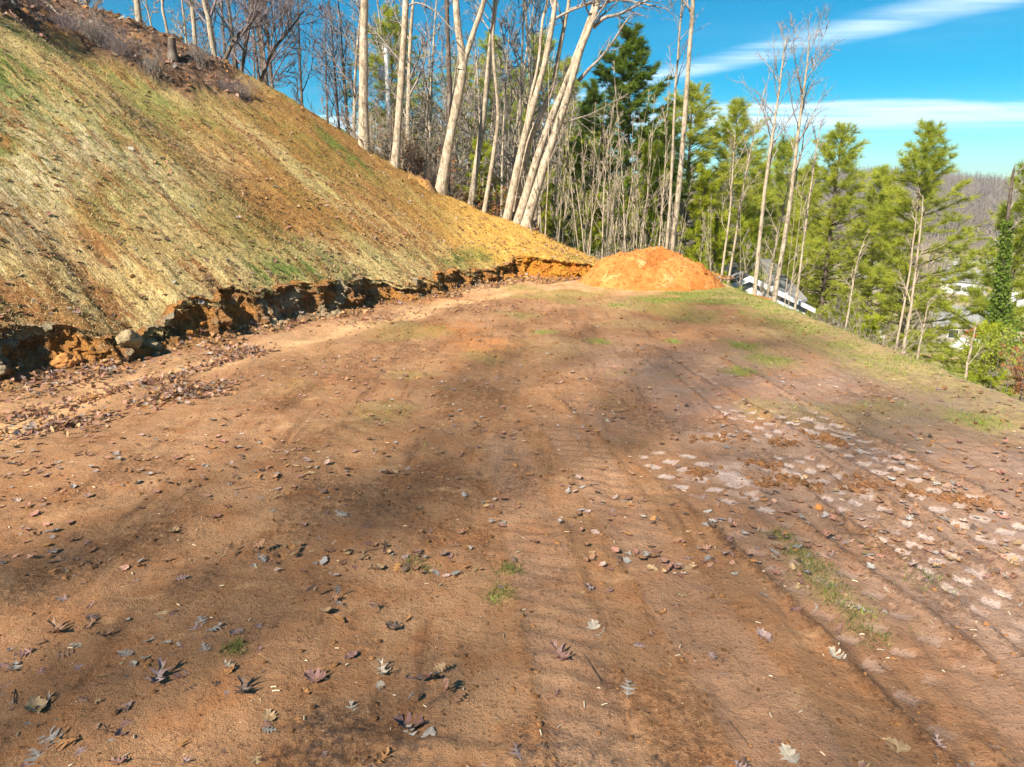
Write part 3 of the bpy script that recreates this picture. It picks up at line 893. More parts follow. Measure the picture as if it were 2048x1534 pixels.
face = np.interp(wv, [0, 0.1, 0.3, 0.45, 0.88, 0.96, 1.0], [0.15, 0.3, 0.5, 1, 1, 0.55, 0.05])[None, :]
cell = fbm3(BS * 2.1, BD * 2 + 4, BZ * 3.4, 3, 321)
cellq = np.floor(cell * 7) / 7
BD = BD + face * ((cellq - 0.42) * 0.46 + (fbm3(BS * 7, BD * 5, BZ * 9, 3, 331) - 0.5) * 0.24 + (fbm2(BS * 9, BZ * 1.2, 3, 337) - 0.5) * 0.20)
sl = 0.55
BX = np.interp(bi, np.arange(NS), TOE[:, 0])[:, None] + np.interp(bi, np.arange(NS), TN[:, 0])[:, None] * BD
BY = np.interp(bi, np.arange(NS), TOE[:, 1])[:, None] + np.interp(bi, np.arange(NS), TN[:, 1])[:, None] * BD
BZ = BZ + (fbm3(BS * 5, BD * 5, BZ * 5, 3, 341) - 0.5) * 0.10 * face * np.minimum(1, bh[:, None] / 0.5)
BX = BX + (fbm3(BS * 3.1, BD * 3, BZ * 4, 3, 351) - 0.5) * 0.14 * face
mb = MB(); mb.add(np.stack([BX, BY, BZ], -1).reshape(-1, 3), quads=grid_quads(NB, NW))
bgold = sst(BX, -0.6, 0.6)
talus = np.repeat(1 - sst(wv, 0.2, 0.36)[None, :], NB, 0)
bank = mb.build('earth_bank', M_BANK, smooth=False, attrs=dict(gold=bgold.ravel(), talus=talus.ravel()))
tag(bank, 'crumbling orange and brown clay bank cut along the foot of the slope', kind='structure')

# ------------------------------------------------------------------ dirt mound
def make_mound():
    n = 130
    u = np.linspace(-1.25, 1.25, n); U, V = np.meshgrid(u, u)
    r = np.hypot(U, V)
    z = 0.98 * np.clip(1 - r ** 1.7, -0.1, 1) * (1 - 0.15 * U)
    z = z + 0.30 * np.exp(-((U + 0.95) / 0.45) ** 2 - ((V - 0.2) / 0.5) ** 2) + 0.07 * np.sin(U * 5 + V * 3)  * np.clip(1 - r, 0, 1)
    z = z + 0.10 * np.exp(-((U - 0.55) / 0.35) ** 2 - ((V + 0.55) / 0.35) ** 2)
    rx, ry = 1.80, 1.5
    X = U * rx + 0.25 * np.clip(-V, 0, 1) * np.clip(U + 0.4, 0, 2); Y = V * ry
    amp = np.clip(z, 0, 0.25) / 0.25
    z = z + (fbm2(X * 1.6, Y * 1.6, 4, 401) - 0.5) * 0.22 * amp + (fbm2(X * 9, Y * 9, 3, 411, 0.6) - 0.5) * 0.08 * amp
    z = np.where(r > 1.1, z - 0.1, z)
    mb = MB(); mb.add(np.stack([X, Y, z], -1).reshape(-1, 3), quads=grid_quads(n, n))
    return mb
mound = make_mound().build('dirt_mound', M_MOUND, loc=(3.90, 18.9, -0.02))
tag(mound, 'rounded pile of bright orange clay at the far end of the pad', 'dirt pile')

# ------------------------------------------------------------------ tree growth
def grow(rng, PP, PR, n, t0, t1, length, ang, up, npts, rfac, wob, rmin=0.004, tipf=0.25, falloff=0.55):
    K, N, _ = PP.shape
    t = (np.arange(n)[None, :] + rng.uniform(0, 1, (K, n))) / n * (t1 - t0) + t0
    f = t * (N - 1); i = np.minimum(f.astype(int), N - 2); fr = (f - i)[..., None]
    kk = np.arange(K)[:, None]
    B = PP[kk, i] * (1 - fr) + PP[kk, i + 1] * fr
    T = norm(PP[kk, i + 1] - PP[kk, i])
    R0 = PR[kk, i] * (1 - fr[..., 0]) + PR[kk, i + 1] * fr[..., 0]
    rv = rng.normal(size=(K, n, 3))
    pv = norm(rv - (rv * T).sum(-1, keepdims=True) * T)
    a = np.radians(rng.uniform(ang[0], ang[1], (K, n, 1)))
    d = np.cos(a) * T + np.sin(a) * pv
    L = np.asarray(length)
    if L.ndim == 1: L = L[:, None]
    tn = (t - t0) / max(t1 - t0, 1e-6)
    L = L * (1 - falloff * tn) * rng.uniform(0.6, 1.25, (K, n))
    P = [B]; cur = d
    for s in range(npts - 1):
        cur = norm(cur + np.array([0, 0, up]) / npts + rng.normal(size=cur.shape) * wob)
        P.append(P[-1] + cur * (L / (npts - 1))[..., None])
    P = np.stack(P, 2).reshape(K * n, npts, 3)
    r0 = np.maximum(R0 * rfac * rng.uniform(0.7, 1.1, (K, n)), rmin).reshape(-1, 1)
    R = np.maximum(r0 * np.linspace(1, tipf, npts)[None, :], rmin * 0.6)
    return P, R, L.reshape(-1)
def catmull(P, n):
    P = np.asarray(P, float)
    P = np.vstack([2 * P[0] - P[1], P, 2 * P[-1] - P[-2]])
    out = []
    m = len(P) - 3
    for q in np.linspace(0, m - 1e-6, n):
        i = int(q); f = q - i
        p0, p1, p2, p3 = P[i:i + 4]
        out.append(0.5 * ((2 * p1) + (-p0 + p2) * f + (2 * p0 - 5 * p1 + 4 * p2 - p3) * f * f + (-p0 + 3 * p1 - 3 * p2 + p3) * f ** 3))
    return np.array(out)

def hardwood(name, stems, mt, mc, seed, limbs=9, limb_len=3.2, t0=0.5, sub=7, twig=6, ang=(28, 58), up=0.5, flare=True, extra=None, rtw=0.006, loc=None):
    """stems: list of (points Nx3 world, r_base, r_top). A tree of one or several stems with limbs, branches and twigs."""
    rng = np.random.default_rng(seed)
    base = np.array(stems[0][0][0]) if loc is None else np.array(loc)
    root = empty(name, tuple(base))
    tr = MB(); cr = MB()
    for pts, rb, rt in stems:
        P = catmull(pts, 30) - base
        P[1:-1] += np.cumsum(rng.normal(size=(28, 3)) * 0.008, 0) * 0.6
        R = np.linspace(rb, rt, 30) * (1 + 0.05 * np.sin(np.arange(30) * 1.3 + seed))
        if flare:
            R[:4] *= np.array([1.45, 1.2, 1.08, 1.02])
        R[-1] *= 0.3
        tr.tube(P, R, 12)
        PP, PR = P[None], R[None]
        L1P, L1R, L1 = grow(rng, PP, PR, limbs, t0, 0.98, limb_len, ang, up, 7, 0.55, 0.10, 0.012)
        cr.tube(L1P, L1R, 6)
        L2P, L2R, L2 = grow(rng, L1P, L1R, sub, 0.25, 1.0, L1 * 0.5, (25, 60), up * 0.6, 5, 0.6, 0.13, rtw * 1.4)
        cr.tube(L2P, L2R, 4)
        L3P, L3R, L3 = grow(rng, L2P, L2R, twig, 0.15, 1.0, L2 * 0.55, (25, 60), up * 0.3, 4, 0.6, 0.16, rtw)
        cr.tube(L3P, L3R, 3)
        # a twig tip at the end of each limb
        L4P, L4R, L4 = grow(rng, L1P, L1R, 3, 0.75, 1.0, L1 * 0.35, (10, 35), up * 0.3, 4, 0.7, 0.12, rtw)
        cr.tube(L4P, L4R, 3)
    for (pts, rb, rt) in (extra or []):
        P = catmull(pts, 14) - base; R = np.linspace(rb, rt, 14)
        cr.tube(P, R, 6)
        a, b, l = grow(rng, P[None], R[None], 9, 0.35, 1.0, 1.0, (25, 60), 0.3, 5, 0.6, 0.14, rtw)
        cr.tube(a, b, 4)
        a2, b2, l2 = grow(rng, a, b, 5, 0.2, 1.0, l * 0.5, (25, 60), 0.2, 4, 0.6, 0.16, rtw)
        cr.tube(a2, b2, 3)
    tr.build('trunk', mt, root)
    cr.build('crown', mc, root)
    return root

def pxpts(L, Y, dy=0.0):
    return [at(a, b, Y + dy * k) for k, (a, b) in enumerate(L)]
def extend_up(pts, zt):
    """continue a stem above the picture in its own direction, bending upright"""
    p = [np.array(q) for q in pts]
    d = norm(p[-1] - p[-2])
    while p[-1][2] < zt:
        d = norm(d * 0.8 + np.array([0, 0, 0.35]))
        p.append(p[-1] + d * 2.2)
    return p
def foot(pts, below=0.4):
    p = [np.array(q) for q in pts]
    d = norm(p[0] - p[1])
    p[0] = p[0] + d * below
    return p
PXM = lambda wpx, Y: 0.5 * wpx * (Y * 1.03) / FPX

# --- bare hardwoods along the crest, stems traced from the photo
Y1 = 23.9
t1 = hardwood('oak_tree', [(extend_up(foot(pxpts([(728, 295), (727, 200), (728, 90), (730, 0)], 23.7)), 17), PXM(19, 23.7), 0.05)], M_BARK, M_TWIG, 11, 12, 4.2, 0.55)
tag(t1, 'stout straight grey trunk on the crest just before the utility pole', 'tree')
t2 = hardwood('oak_tree', [(extend_up(foot(pxpts([(789, 340), (797, 240), (805, 120), (812, 0)], 24.0)), 16), PXM(15, 24), 0.04)], M_BARK, M_TWIG, 12, 10, 3.8, 0.55,
              extra=[([at(812, 14, 24), at(835, 6, 24), at(870, 22, 23.6), at(905, 60, 23.2)], 0.035, 0.01)])
tag(t2, 'slim grey oak trunk on the crest just after the utility pole', 'tree')
t3 = hardwood('forked_tree', [(extend_up(foot(pxpts([(880, 392), (900, 270), (918, 180), (924, 130), (914, 60), (909, 0)], 24.2)), 15), PXM(19, 24.2), 0.04),
                              (extend_up(pxpts([(923, 140), (938, 95), (952, 50), (968, 0)], 24.2), 15), PXM(11, 24.2), 0.04)], M_BARK, M_TWIG, 13, 9, 3.4, 0.6)
tag(t3, 'pale trunk on the crest that forks into two stems like a tuning fork', 'tree')
t3b = hardwood('oak_tree', [(extend_up([at(893, 420, 26.0)] + pxpts([(897, 320), (901, 220), (898, 110), (894, 0)], 26.0), 16), PXM(11, 26), 0.04)], M_BARKD, M_TWIG, 14, 9, 3.4, 0.6)
tag(t3b, 'dark brown trunk standing close behind the forked pale tree', 'tree')
t4 = hardwood('oak_tree', [(extend_up([at(938, 440, 27.5)] + pxpts([(958, 300), (972, 190), (981, 90), (990, 0)], 27.5), 16), PXM(12, 27.5), 0.04)], M_BARK, M_TWIG, 15, 10, 3.6, 0.55)
tag(t4, 'grey leaning trunk between the forked tree and the leaning clump', 'tree')
t4b = hardwood('slender_tree', [(extend_up(foot(pxpts([(969, 422), (985, 320), (995, 250), (996, 205), (988, 130), (985, 60), (992, 0)], 24.6)), 13), PXM(8, 24.6), 0.025)], M_BARKP, M_TWIGP, 16, 10, 2.2, 0.5)
tag(t4b, 'slender crooked pale tree rooted at the crest next to the leaning clump', 'tree')
Yc = 24.2
clump = [
    ([(1013, 440), (1040, 313), (1063, 225), (1091, 119), (1107, 31), (1110, 0)], 14, Yc),
    ([(1030, 400), (1043, 300), (1060, 205), (1078, 120), (1086, 40), (1096, 0)], 6, Yc + 0.5),
    ([(1033, 440), (1054, 305), (1079, 238), (1104, 181), (1116, 119), (1132, 31), (1138, 0)], 11, Yc + 0.4),
    ([(1035, 446), (1076, 313), (1098, 250), (1126, 181), (1151, 113), (1173, 56), (1192, 0)], 15, Yc),
    ([(1050, 458), (1085, 344), (1120, 244), (1142, 175), (1160, 109), (1179, 59), (1198, 0)], 17, Yc - 0.3)]
cstems = [(extend_up(foot(pxpts(p, y)), 14), PXM(wd, y), 0.035) for p, wd, y in clump]
t5 = hardwood('clump_tree', cstems, M_BARK, M_TWIG, 17, 8, 3.2, 0.52, extra=[
    ([at(1157, 162, Yc), at(1178, 138, Yc - .2), at(1198, 119, Yc - .3), at(1225, 85, Yc - .4), at(1250, 45, Yc - .6), at(1268, 25, Yc - .6)], 0.065, 0.015),
    ([at(1186, 55, Yc), at(1210, 35, Yc - .2), at(1240, 28, Yc - .4), at(1285, 5, Yc - .5), at(1330, -15, Yc - .6)], 0.07, 0.02),
    ([at(1122, 250, Yc), at(1150, 238, Yc - .3), at(1190, 224, Yc - .6), at(1257, 186, Yc - 1)], 0.025, 0.008),
    ([at(1105, 40, Yc), at(1140, 22, Yc), at(1180, 8, Yc - .3), at(1220, 0, Yc - .3)], 0.05, 0.015),
    ([at(1192, 20, Yc), at(1230, 0, Yc), at(1290, 8, Yc - .3), at(1340, 20, Yc - .4)], 0.05, 0.012)])
tag(t5, 'clump of five pale leaning stems sharing one base on the crest', 'tree')
t6 = hardwood('tulip_tree', [(extend_up([at(1336, 545, 24.5)] + pxpts([(1343, 500), (1360, 350), (1372, 190), (1384, 20), (1386, -40)], 24.5), 12), PXM(13, 24.5), 0.02)], M_BARKP, M_TWIG, 18, 26, 2.7, 0.55, 5, 4, (22, 42), 0.35)
tag(t6, 'tall straight tulip tree directly behind the orange dirt mound', 'tree')
t6b = hardwood('tulip_tree', [(extend_up([at(1326, 540, 25.3)] + pxpts([(1333, 498), (1343, 340), (1350, 190), (1360, 60), (1366, -30)], 25.3), 11), PXM(7, 25.3), 0.014)], M_BARKP, M_TWIG, 19, 18, 1.7, 0.5, 4, 3, (22, 42), 0.35)
tag(t6b, 'thinner companion trunk beside the tall tulip tree behind the mound', 'tree')
slim = [
    ([(1500, 680), (1510, 575), (1530, 380), (1545, 270), (1562, 150), (1571, 70)], 10, 24.0, 20, 2.0, 'bare pole tree rising in front of the white gabled house'),
    ([(1534, 710), (1548, 610), (1580, 420), (1600, 250), (1615, 140), (1621, 60)], 12, 23.5, 22, 2.0, 'thickest bare pole tree beside the white gable'),
    ([(1575, 720), (1585, 650), (1610, 450), (1630, 310), (1642, 240)], 6, 24.0, 9, 1.0, 'thin straight bare tree after the two pole trees by the house'),
    ([(1432, 640), (1440, 565), (1457, 430), (1464, 340), (1470, 260)], 6, 25.5, 10, 1.1, 'thin bare tree at the foot of the mound before the house'),
    ([(1445, 640), (1455, 575), (1480, 420), (1503, 290), (1530, 170)], 6, 26.5, 12, 1.4, 'leaning thin bare tree just past the mound'),
    ([(1520, 690), (1535, 590), (1550, 500), (1567, 420), (1585, 340)], 5, 26.0, 8, 1.2, 'forking sapling standing between the two pole trees'),
    ([(1675, 740), (1690, 665), (1714, 540), (1735, 470)], 5, 22.0, 8, 0.8, 'short bare sapling on the pad edge before the big pines'),
    ([(1780, 780), (1792, 690), (1812, 580), (1826, 470), (1835, 400)], 6, 20.5, 8, 0.8, 'twin bare sapling nearest the big pine trunk'),
    ([(1795, 790), (1806, 700), (1822, 600), (1840, 460), (1846, 390)], 8, 20.0, 8, 0.8, 'stouter twin sapling by the big pine trunk'),
    ([(1828, 780), (1838, 705), (1850, 650), (1860, 600)], 5, 20.0, 6, 0.6, 'broken pale sapling past the twin saplings'),
    ([(1922, 830), (1932, 750), (1943, 690), (1955, 640)], 7, 17.0, 5, 0.5, 'grey dead snag leaning over the outer pad edge'),
]
for k, (p, wd, y, nl, ll, lab) in enumerate(slim):
    o = hardwood('pole_tree', [(pxpts(p, y), PXM(wd, y), 0.012)], M_BARKP, M_TWIG if k < 3 else M_TWIGP, 30 + k, nl, ll, 0.42, 5, 3, (22, 45), 0.35, flare=False)
    tag(o, lab, 'tree')
# skyline trees at the upper slope
skyl = [
    ([(280, 60), (273, 0)], 12, 25.0, M_BARKP, 'pale thick trunk at the very top of the slope'),
    ([(393, 110), (388, 60), (383, 0)], 8, 25.5, M_BARKP, 'pale slim trunk standing next to the crooked skyline tree'),
    ([(432, 120), (424, 80), (418, 40), (408, 0)], 10, 25.0, M_BARKP, 'crooked pale trunk on the skyline by the rusty scarp'),
    ([(335, 70), (326, 30), (322, 0)], 5, 26.5, M_BARK, 'thin grey skyline tree between the thick and slim pale trunks'),
]
for k, (p, wd, y, mt, lab) in enumerate(skyl):
    o = hardwood('skyline_tree', [(extend_up(foot(pxpts(p, y), 1.2), 17), PXM(wd, y), 0.03)], mt, M_TWIGM, 60 + k, 11, 3.0, 0.2, 6, 5)
    tag(o, lab, 'tree')
for k, (p, y, lab) in enumerate([
    ([(445, 130), (470, 80), (505, 40), (530, -10)], 26.0, 'dark spreading bare tree leaning out over the skyline'),
    ([(480, 160), (492, 90), (505, 0)], 27.0, 'bare mauve-twigged tree behind the spreading skyline tree'),
    ([(520, 165), (545, 105), (580, 60), (610, 20)], 27.0, 'bare sapling leaning farthest out into the open blue sky')]):
    o = hardwood('skyline_tree', [(pxpts(p, y) if k == 2 else extend_up(pxpts(p, y), 12), 0.07, 0.02)], M_BARKD, M_TWIGM, 70 + k, 14, 2.6, 0.1, 7, 6, (25, 60), 0.5, rtw=0.008)
    tag(o, lab, 'tree')

# --- variants for the woods: built once, then copied
def variant(seed, hgt, r, limbs, ll, t0, mt, mc, sub=7, twig=5, rtw=0.012, lean=0.06, name='bare_tree', ang=(25, 50)):
    rng = np.random.default_rng(seed)
    d = rng.normal(size=2) * lean
    pts = [np.array([d[0] * h * (h / hgt), d[1] * h * (h / hgt), h]) for h in np.linspace(-0.6, hgt, 6)]
    return hardwood(name, [(pts, r, r * 0.15)], mt, mc, seed, limbs, ll, t0, sub, twig, ang, 0.5, rtw=rtw, loc=(0, 0, 0))
def pine(seed, hgt, r, Lmax, mneed, t0=0.15, dens=1.0, name='pine_tree', upsweep=0.35, wh=0.46, needle=(0.28, 0.017), ragged=0.42):
    rng = np.random.default_rng(seed)
    root = empty(name)
    hs_ = np.linspace(-0.6, hgt, 24)
    P = np.stack([np.cumsum(rng.normal(size=24) * 0.015), np.cumsum(rng.normal(size=24) * 0.015), hs_], 1)
    R = np.linspace(r, 0.015, 24)
    tr = MB(); tr.tube(P, R, 9)
    cr = MB()
    z = hgt * t0; B, Dr, Ls, Rr = [], [], [], []
    while z < hgt - 0.25:
        f = (z / hgt - t0) / (1 - t0)
        n = rng.integers(4, 7)
        a0 = rng.uniform(0, 6.28)
        prof = Lmax * (1 - f) ** 0.82 * (0.55 + 0.45 * sst(f, 0, 0.22)) + 0.30
        for q in range(n):
            a = a0 + q * 6.283 / n + rng.normal() * 0.25
            el = (-0.12 + (0.20 + upsweep) * f + 0.55 * f ** 3 + rng.normal() * 0.10)
            L = prof * rng.uniform(1 - ragged * 1.6, 1 + ragged * 0.6)
            if rng.uniform() < 0.10: L *= 0.35
            B.append([np.interp(z, hs_, P[:, 0]), np.interp(z, hs_, P[:, 1]), z + rng.normal() * 0.06]); Ls.append(L)
            Dr.append([math.cos(a) * math.cos(el), math.sin(a) * math.cos(el), math.sin(el)]); Rr.append(max(0.012, r * 0.30 * (1 - f)))
        z += wh * rng.uniform(0.75, 1.25) * (1 - 0.45 * f)
    B, Dr, Ls, Rr = np.array(B), np.array(Dr), np.array(Ls), np.array(Rr)
    nb = 7; pts = [B]; cur = Dr
    for s in range(nb - 1):
        cur = norm(cur + np.array([0, 0, 0.05 + 0.10 * s / nb]) + rng.normal(size=cur.shape) * 0.07)
        pts.append(pts[-1] + cur * (Ls / (nb - 1))[:, None])
    BP = np.stack(pts, 1); BR = Rr[:, None] * np.linspace(1, 0.25, nb)[None]
    tr.tube(BP, BR, 4)
    # flat side sprays
    ns = 15
    SPp, SR, SL = grow(rng, BP, BR, ns, 0.22, 1.0, Ls * 0.42, (35, 62), 0.25, 4, 0.5, 0.12, 0.006, falloff=0.55)
    keep = np.abs(norm(SPp[:, 1] - SPp[:, 0])[:, 2]) < 0.42
    SPp, SR = SPp[keep], SR[keep]
    tr.tube(SPp, SR, 3)
    # needle tufts on sprays and branch ends
    def tufts(PPx, m, lo):
        K, N, _ = PPx.shape
        m = max(1, int(m * dens))
        t = rng.uniform(lo, 1.0, (K, m)); f = t * (N - 1); i = np.minimum(f.astype(int), N - 2); fr = (f - i)[..., None]
        kk = np.arange(K)[:, None]
        b = PPx[kk, i] * (1 - fr) + PPx[kk, i + 1] * fr
        d = norm(PPx[kk, i + 1] - PPx[kk, i])
        return b.reshape(-1, 3), d.reshape(-1, 3)
    def thin(b_, d_, L_, lo, hi):
        k_ = rng.uniform(0, 1, len(b_)) < np.clip(L_ / Lmax * hi + lo, 0, 1)
        return b_[k_], d_[k_]
    b1, d1_ = tufts(SPp, 7, 0.05); b2_, d2_ = tufts(BP, 14, 0.25)
    m1 = len(b1) // max(len(SPp), 1); m2 = len(b2_) // max(len(BP), 1)
    b1, d1_ = thin(b1, d1_, np.repeat(np.repeat(Ls, ns)[keep], m1), 0.12, 1.15)
    b2_, d2_ = thin(b2_, d2_, np.repeat(Ls, m2), 0.25, 1.0)
    b = np.concatenate([b1, b2_]); d = np.concatenate([d1_, d2_])
    nn = 11
    dirs = norm(d[:, None, :] * 0.8 + rng.normal(size=(len(b), nn, 3)) * np.array([0.65, 0.65, 0.42]) + np.array([0, 0, 0.16]))
    ln = needle[0] * rng.uniform(0.7, 1.25, (len(b), nn, 1))
    side = norm(np.cross(dirs, rng.normal(size=dirs.shape))) * needle[1] * 0.5
    base = b[:, None, :] + rng.normal(size=dirs.shape) * 0.025
    tip = base + dirs * ln
    V = np.stack([base - side * 0.6, base + side * 0.6, tip * 0.55 + base * 0.45 + side, tip], 2)   # kite
    V = np.stack([base - side, base + side, tip], 2).reshape(-1, 3)
    cr.add(V, tris=np.arange(len(V)).reshape(-1, 3))
    tr.build('trunk', M_BARKD, root)
    cr.build('crown', mneed, root, smooth=False)
    return root
PARK = []
def park(o):
    PARK.append(o); return o
def place(src, loc, rz, sc, lab, cat, group=None, tilt=(0, 0)):
    o = copy_tree(src, tuple(loc), rz, sc, tilt)
    tag(o, lab, cat, group)
    if not group and 'group' in o: del o['group']
    return o
def drop(src):
    for c in list(src.children): bpy.data.objects.remove(c)
    bpy.data.objects.remove(src)

PV = [pine(101, 13, 0.17, 3.7, M_NEED, 0.30), pine(102, 15, 0.19, 4.1, M_NEED, 0.27, upsweep=0.45),
      pine(103, 11, 0.14, 3.2, M_NEED, 0.08, ragged=0.45), pine(104, 14, 0.17, 3.0, M_NEED, 0.2, upsweep=0.5)]
PD = [pine(111, 14, 0.18, 3.6, M_NEEDD, 0.06, dens=1.5, upsweep=0.2, wh=0.5, needle=(0.26, 0.028)), pine(112, 12, 0.16, 3.2, M_NEEDD, 0.06, dens=1.4, wh=0.5, needle=(0.26, 0.028))]
PYg = [pine(121, 6.0, 0.07, 1.7, M_NEEDY, 0.06, wh=0.42, needle=(0.18, 0.016)), pine(122, 4.5, 0.06, 1.35, M_NEEDY, 0.06, wh=0.4, needle=(0.17, 0.016))]
# (source, x px of the trunk, top py, depth, height-scale, label)
pines = [
    (PV[0], 778, 15, 44, 'tall bright green pine rising behind the utility pole'),
    (PV[3], 985, 70, 42, 'grey-green pine crown behind the forked tree'),
    (PV[2], 1075, 75, 48, 'distant pine crown seen through the leaning clump'),
    (PD[0], 1265, 55, 34, 'dense dark evergreen behind the sapling thicket'),
    (PD[1], 1185, 165, 40, 'shaded evergreen right behind the leaning clump stems'),
    (PV[1], 1390, 165, 38, 'loose pine behind the tall tulip tree'),
    (PV[0], 1475, 205, 40, 'narrow upright pine between the tulip tree and the pole trees'),
    (PV[2], 1575, 285, 52, 'small far pine glimpsed between the two pole trees'),
    (PV[1], 1690, 245, 40, 'broad green pine just past the pole trees'),
    (PV[3], 1765, 335, 43, 'lower pine filling the gap between the two broad pines'),
    (PV[0], 1862, 250, 37, 'largest layered pine with wide yellow-green boughs'),
    (PV[2], 2062, 330, 34, 'pale pine cut by the picture border with vine-wrapped trunk below'),
    (PV[3], 1620, 330, 47, 'hazy pine behind the thickest pole tree'),
    (PV[2], 1530, 330, 46, 'bushy pine low between the pole trees'),
    (PV[1], 925, 110, 46, 'pine filling the gap behind the forked tree fork'),
    (PV[0], 1035, 140, 50, 'green pine behind the lower clump stems'),
    (PV[3], 1135, 120, 47, 'pine between the leaning clump and the dark evergreen'),
    (PD[1], 850, 190, 50, 'dim pine far behind the slim oak trunk'),
    (PD[1], 1330, 235, 44, 'dark pine between the tulip tree and the dense evergreen'),
]
for k, (src, x, ty, Y, lab) in enumerate(pines):
    top = at(x, ty, Y)
    gz = float(ground_z(top[0], top[1]))
    hh = top[2] - gz
    ho = {id(PV[0]): 13, id(PV[1]): 15, id(PV[2]): 11, id(PV[3]): 14, id(PD[0]): 14, id(PD[1]): 12}[id(src)]
    s = hh / ho
    sxy = min(max(s, 1.2), 1.6)
    place(src, (top[0], top[1], gz), k * 1.9, (sxy, sxy, s), lab, 'pine tree')
ypines = [
    (PYg[0], 1412, 330, 30, 'yellow-green young pine beside the tall tulip tree'),
    (PYg[1], 1298, 275, 31, 'bright green sapling pine above the sapling thicket'),
    (PYg[0], 962, 270, 30, 'sparse yellow pine sapling behind the crest by the slender tree'),
    (PYg[1], 1435, 420, 28, 'low yellow-green pine behind the flank of the mound'),
    (PYg[0], 1225, 360, 31, 'small green pine hidden among the pale saplings'),
    (PYg[0], 1150, 265, 36, 'green young pine behind the clump stems on the mound side'),
    (PYg[0], 1205, 245, 38, 'taller young pine in the middle of the sapling thicket'),
    (PYg[1], 1322, 310, 34, 'young pine just before the thinner tulip companion'),
    (PYg[1], 1092, 335, 35, 'young pine low beside the leaning clump base'),
    (PYg[0], 1255, 340, 33, 'young pine low above the mound top'),
    (PYg[1], 1180, 380, 31, 'short young pine above the joint of bank and mound'),
    (PYg[1], 1510, 430, 33, 'young pine behind the white gabled house'),
    (PYg[1], 1735, 625, 26, 'small pine shrub at the outer edge of the pad'),
    (PYg[1], 1985, 640, 30, 'rounded green pine bush above the tan brush'),
]
for k, (src, x, ty, Y, lab) in enumerate(ypines):
    top = at(x, ty, Y)
    gz = float(ground_z(top[0], top[1]))
    ho = 6.0 if src is PYg[0] else 4.5
    s = (top[2] - gz) / ho
    sx = min(s, 1.0)
    if s > 1.8:
        gz = top[2] - ho * 1.8; s = 1.8; sx = 1.0
    place(src, (top[0], top[1], gz), k * 2.3, (sx, sx, s), lab, 'pine tree')

# --- grey bare woods
BV = [variant(201, 12, 0.11, 13, 2.9, 0.25, M_BARK, M_TWIG, 7, 5, 0.014), variant(202, 10, 0.09, 14, 2.4, 0.15, M_BARK, M_TWIG, 7, 5, 0.014),
      variant(203, 13, 0.12, 12, 3.2, 0.3, M_BARKD, M_TWIGM, 7, 5, 0.014), variant(204, 9, 0.08, 13, 2.2, 0.12, M_BARKP, M_TWIGP, 7, 5, 0.014)]
rw = np.random.default_rng(5)
def wood(n, xr, yr, vs, lab, group, sc=(0.8, 1.2), name='bare_tree', cat='tree'):
    for k in range(n):
        Y = rw.uniform(*yr); x = rw.uniform(*xr)
        X = (x - 1024) / FPX * Y * 1.04
        o = place(vs[int(rw.integers(len(vs)))], (X, Y, float(ground_z(X, Y)) - 0.3), rw.uniform(0, 6.28), rw.uniform(*sc), lab, cat, group)
        o.name = name
wood(52, (735, 1130), (28, 50), BV[:2] + BV[3:], 'bare grey twiggy tree in the woods behind the crest', 'bare trees behind the crest')
wood(16, (500, 740), (30, 46), [BV[2]], 'mauve bare tree massed low behind the skyline', 'mauve trees behind the skyline', (0.7, 1.0))
wood(10, (200, 470), (28, 40), [BV[0], BV[3]], 'bare pale tree behind the top of the slope', 'bare trees behind the top of the slope', (0.8, 1.1))
wood(9, (1120, 1420), (29, 44), [BV[1], BV[3]], 'bare tan tree among the evergreens behind the mound', 'bare trees behind the mound', (0.6, 0.9))
wood(12, (1430, 1760), (30, 44), [BV[3], BV[1]], 'bare tan tree tangled under the pines', 'bare trees under the pines', (0.45, 0.7))

# --- saplings behind the mound
SV = [variant(301 + k, 6.5, 0.026, 7, 0.9, 0.35, M_BARKP, M_TWIGP, 3, 2, 0.008, 0.07, 'sapling', (15, 35)) for k in range(5)]
for k in range(68):
    x = rw.uniform(1075, 1345) if k < 52 else rw.uniform(1385, 1560)
    Y = rw.uniform(22.6, 30)
    X = (x - 1024) / FPX * Y * 1.03
    o = place(SV[k % 5], (X, Y, float(ground_z(X, Y)) - 0.2), rw.uniform(0, 6.28), rw.uniform(0.75, 1.15) * (1 if k < 52 else 0.8), 
              'thin pale sapling in the thicket behind the dirt mound' if k < 52 else 'thin pale sapling on the bank past the dirt mound', 'sapling',
              'saplings behind the mound' if k < 52 else 'saplings past the mound', (rw.normal() * 0.05, 0.10 + rw.normal() * 0.07))
    o.name = 'sapling'

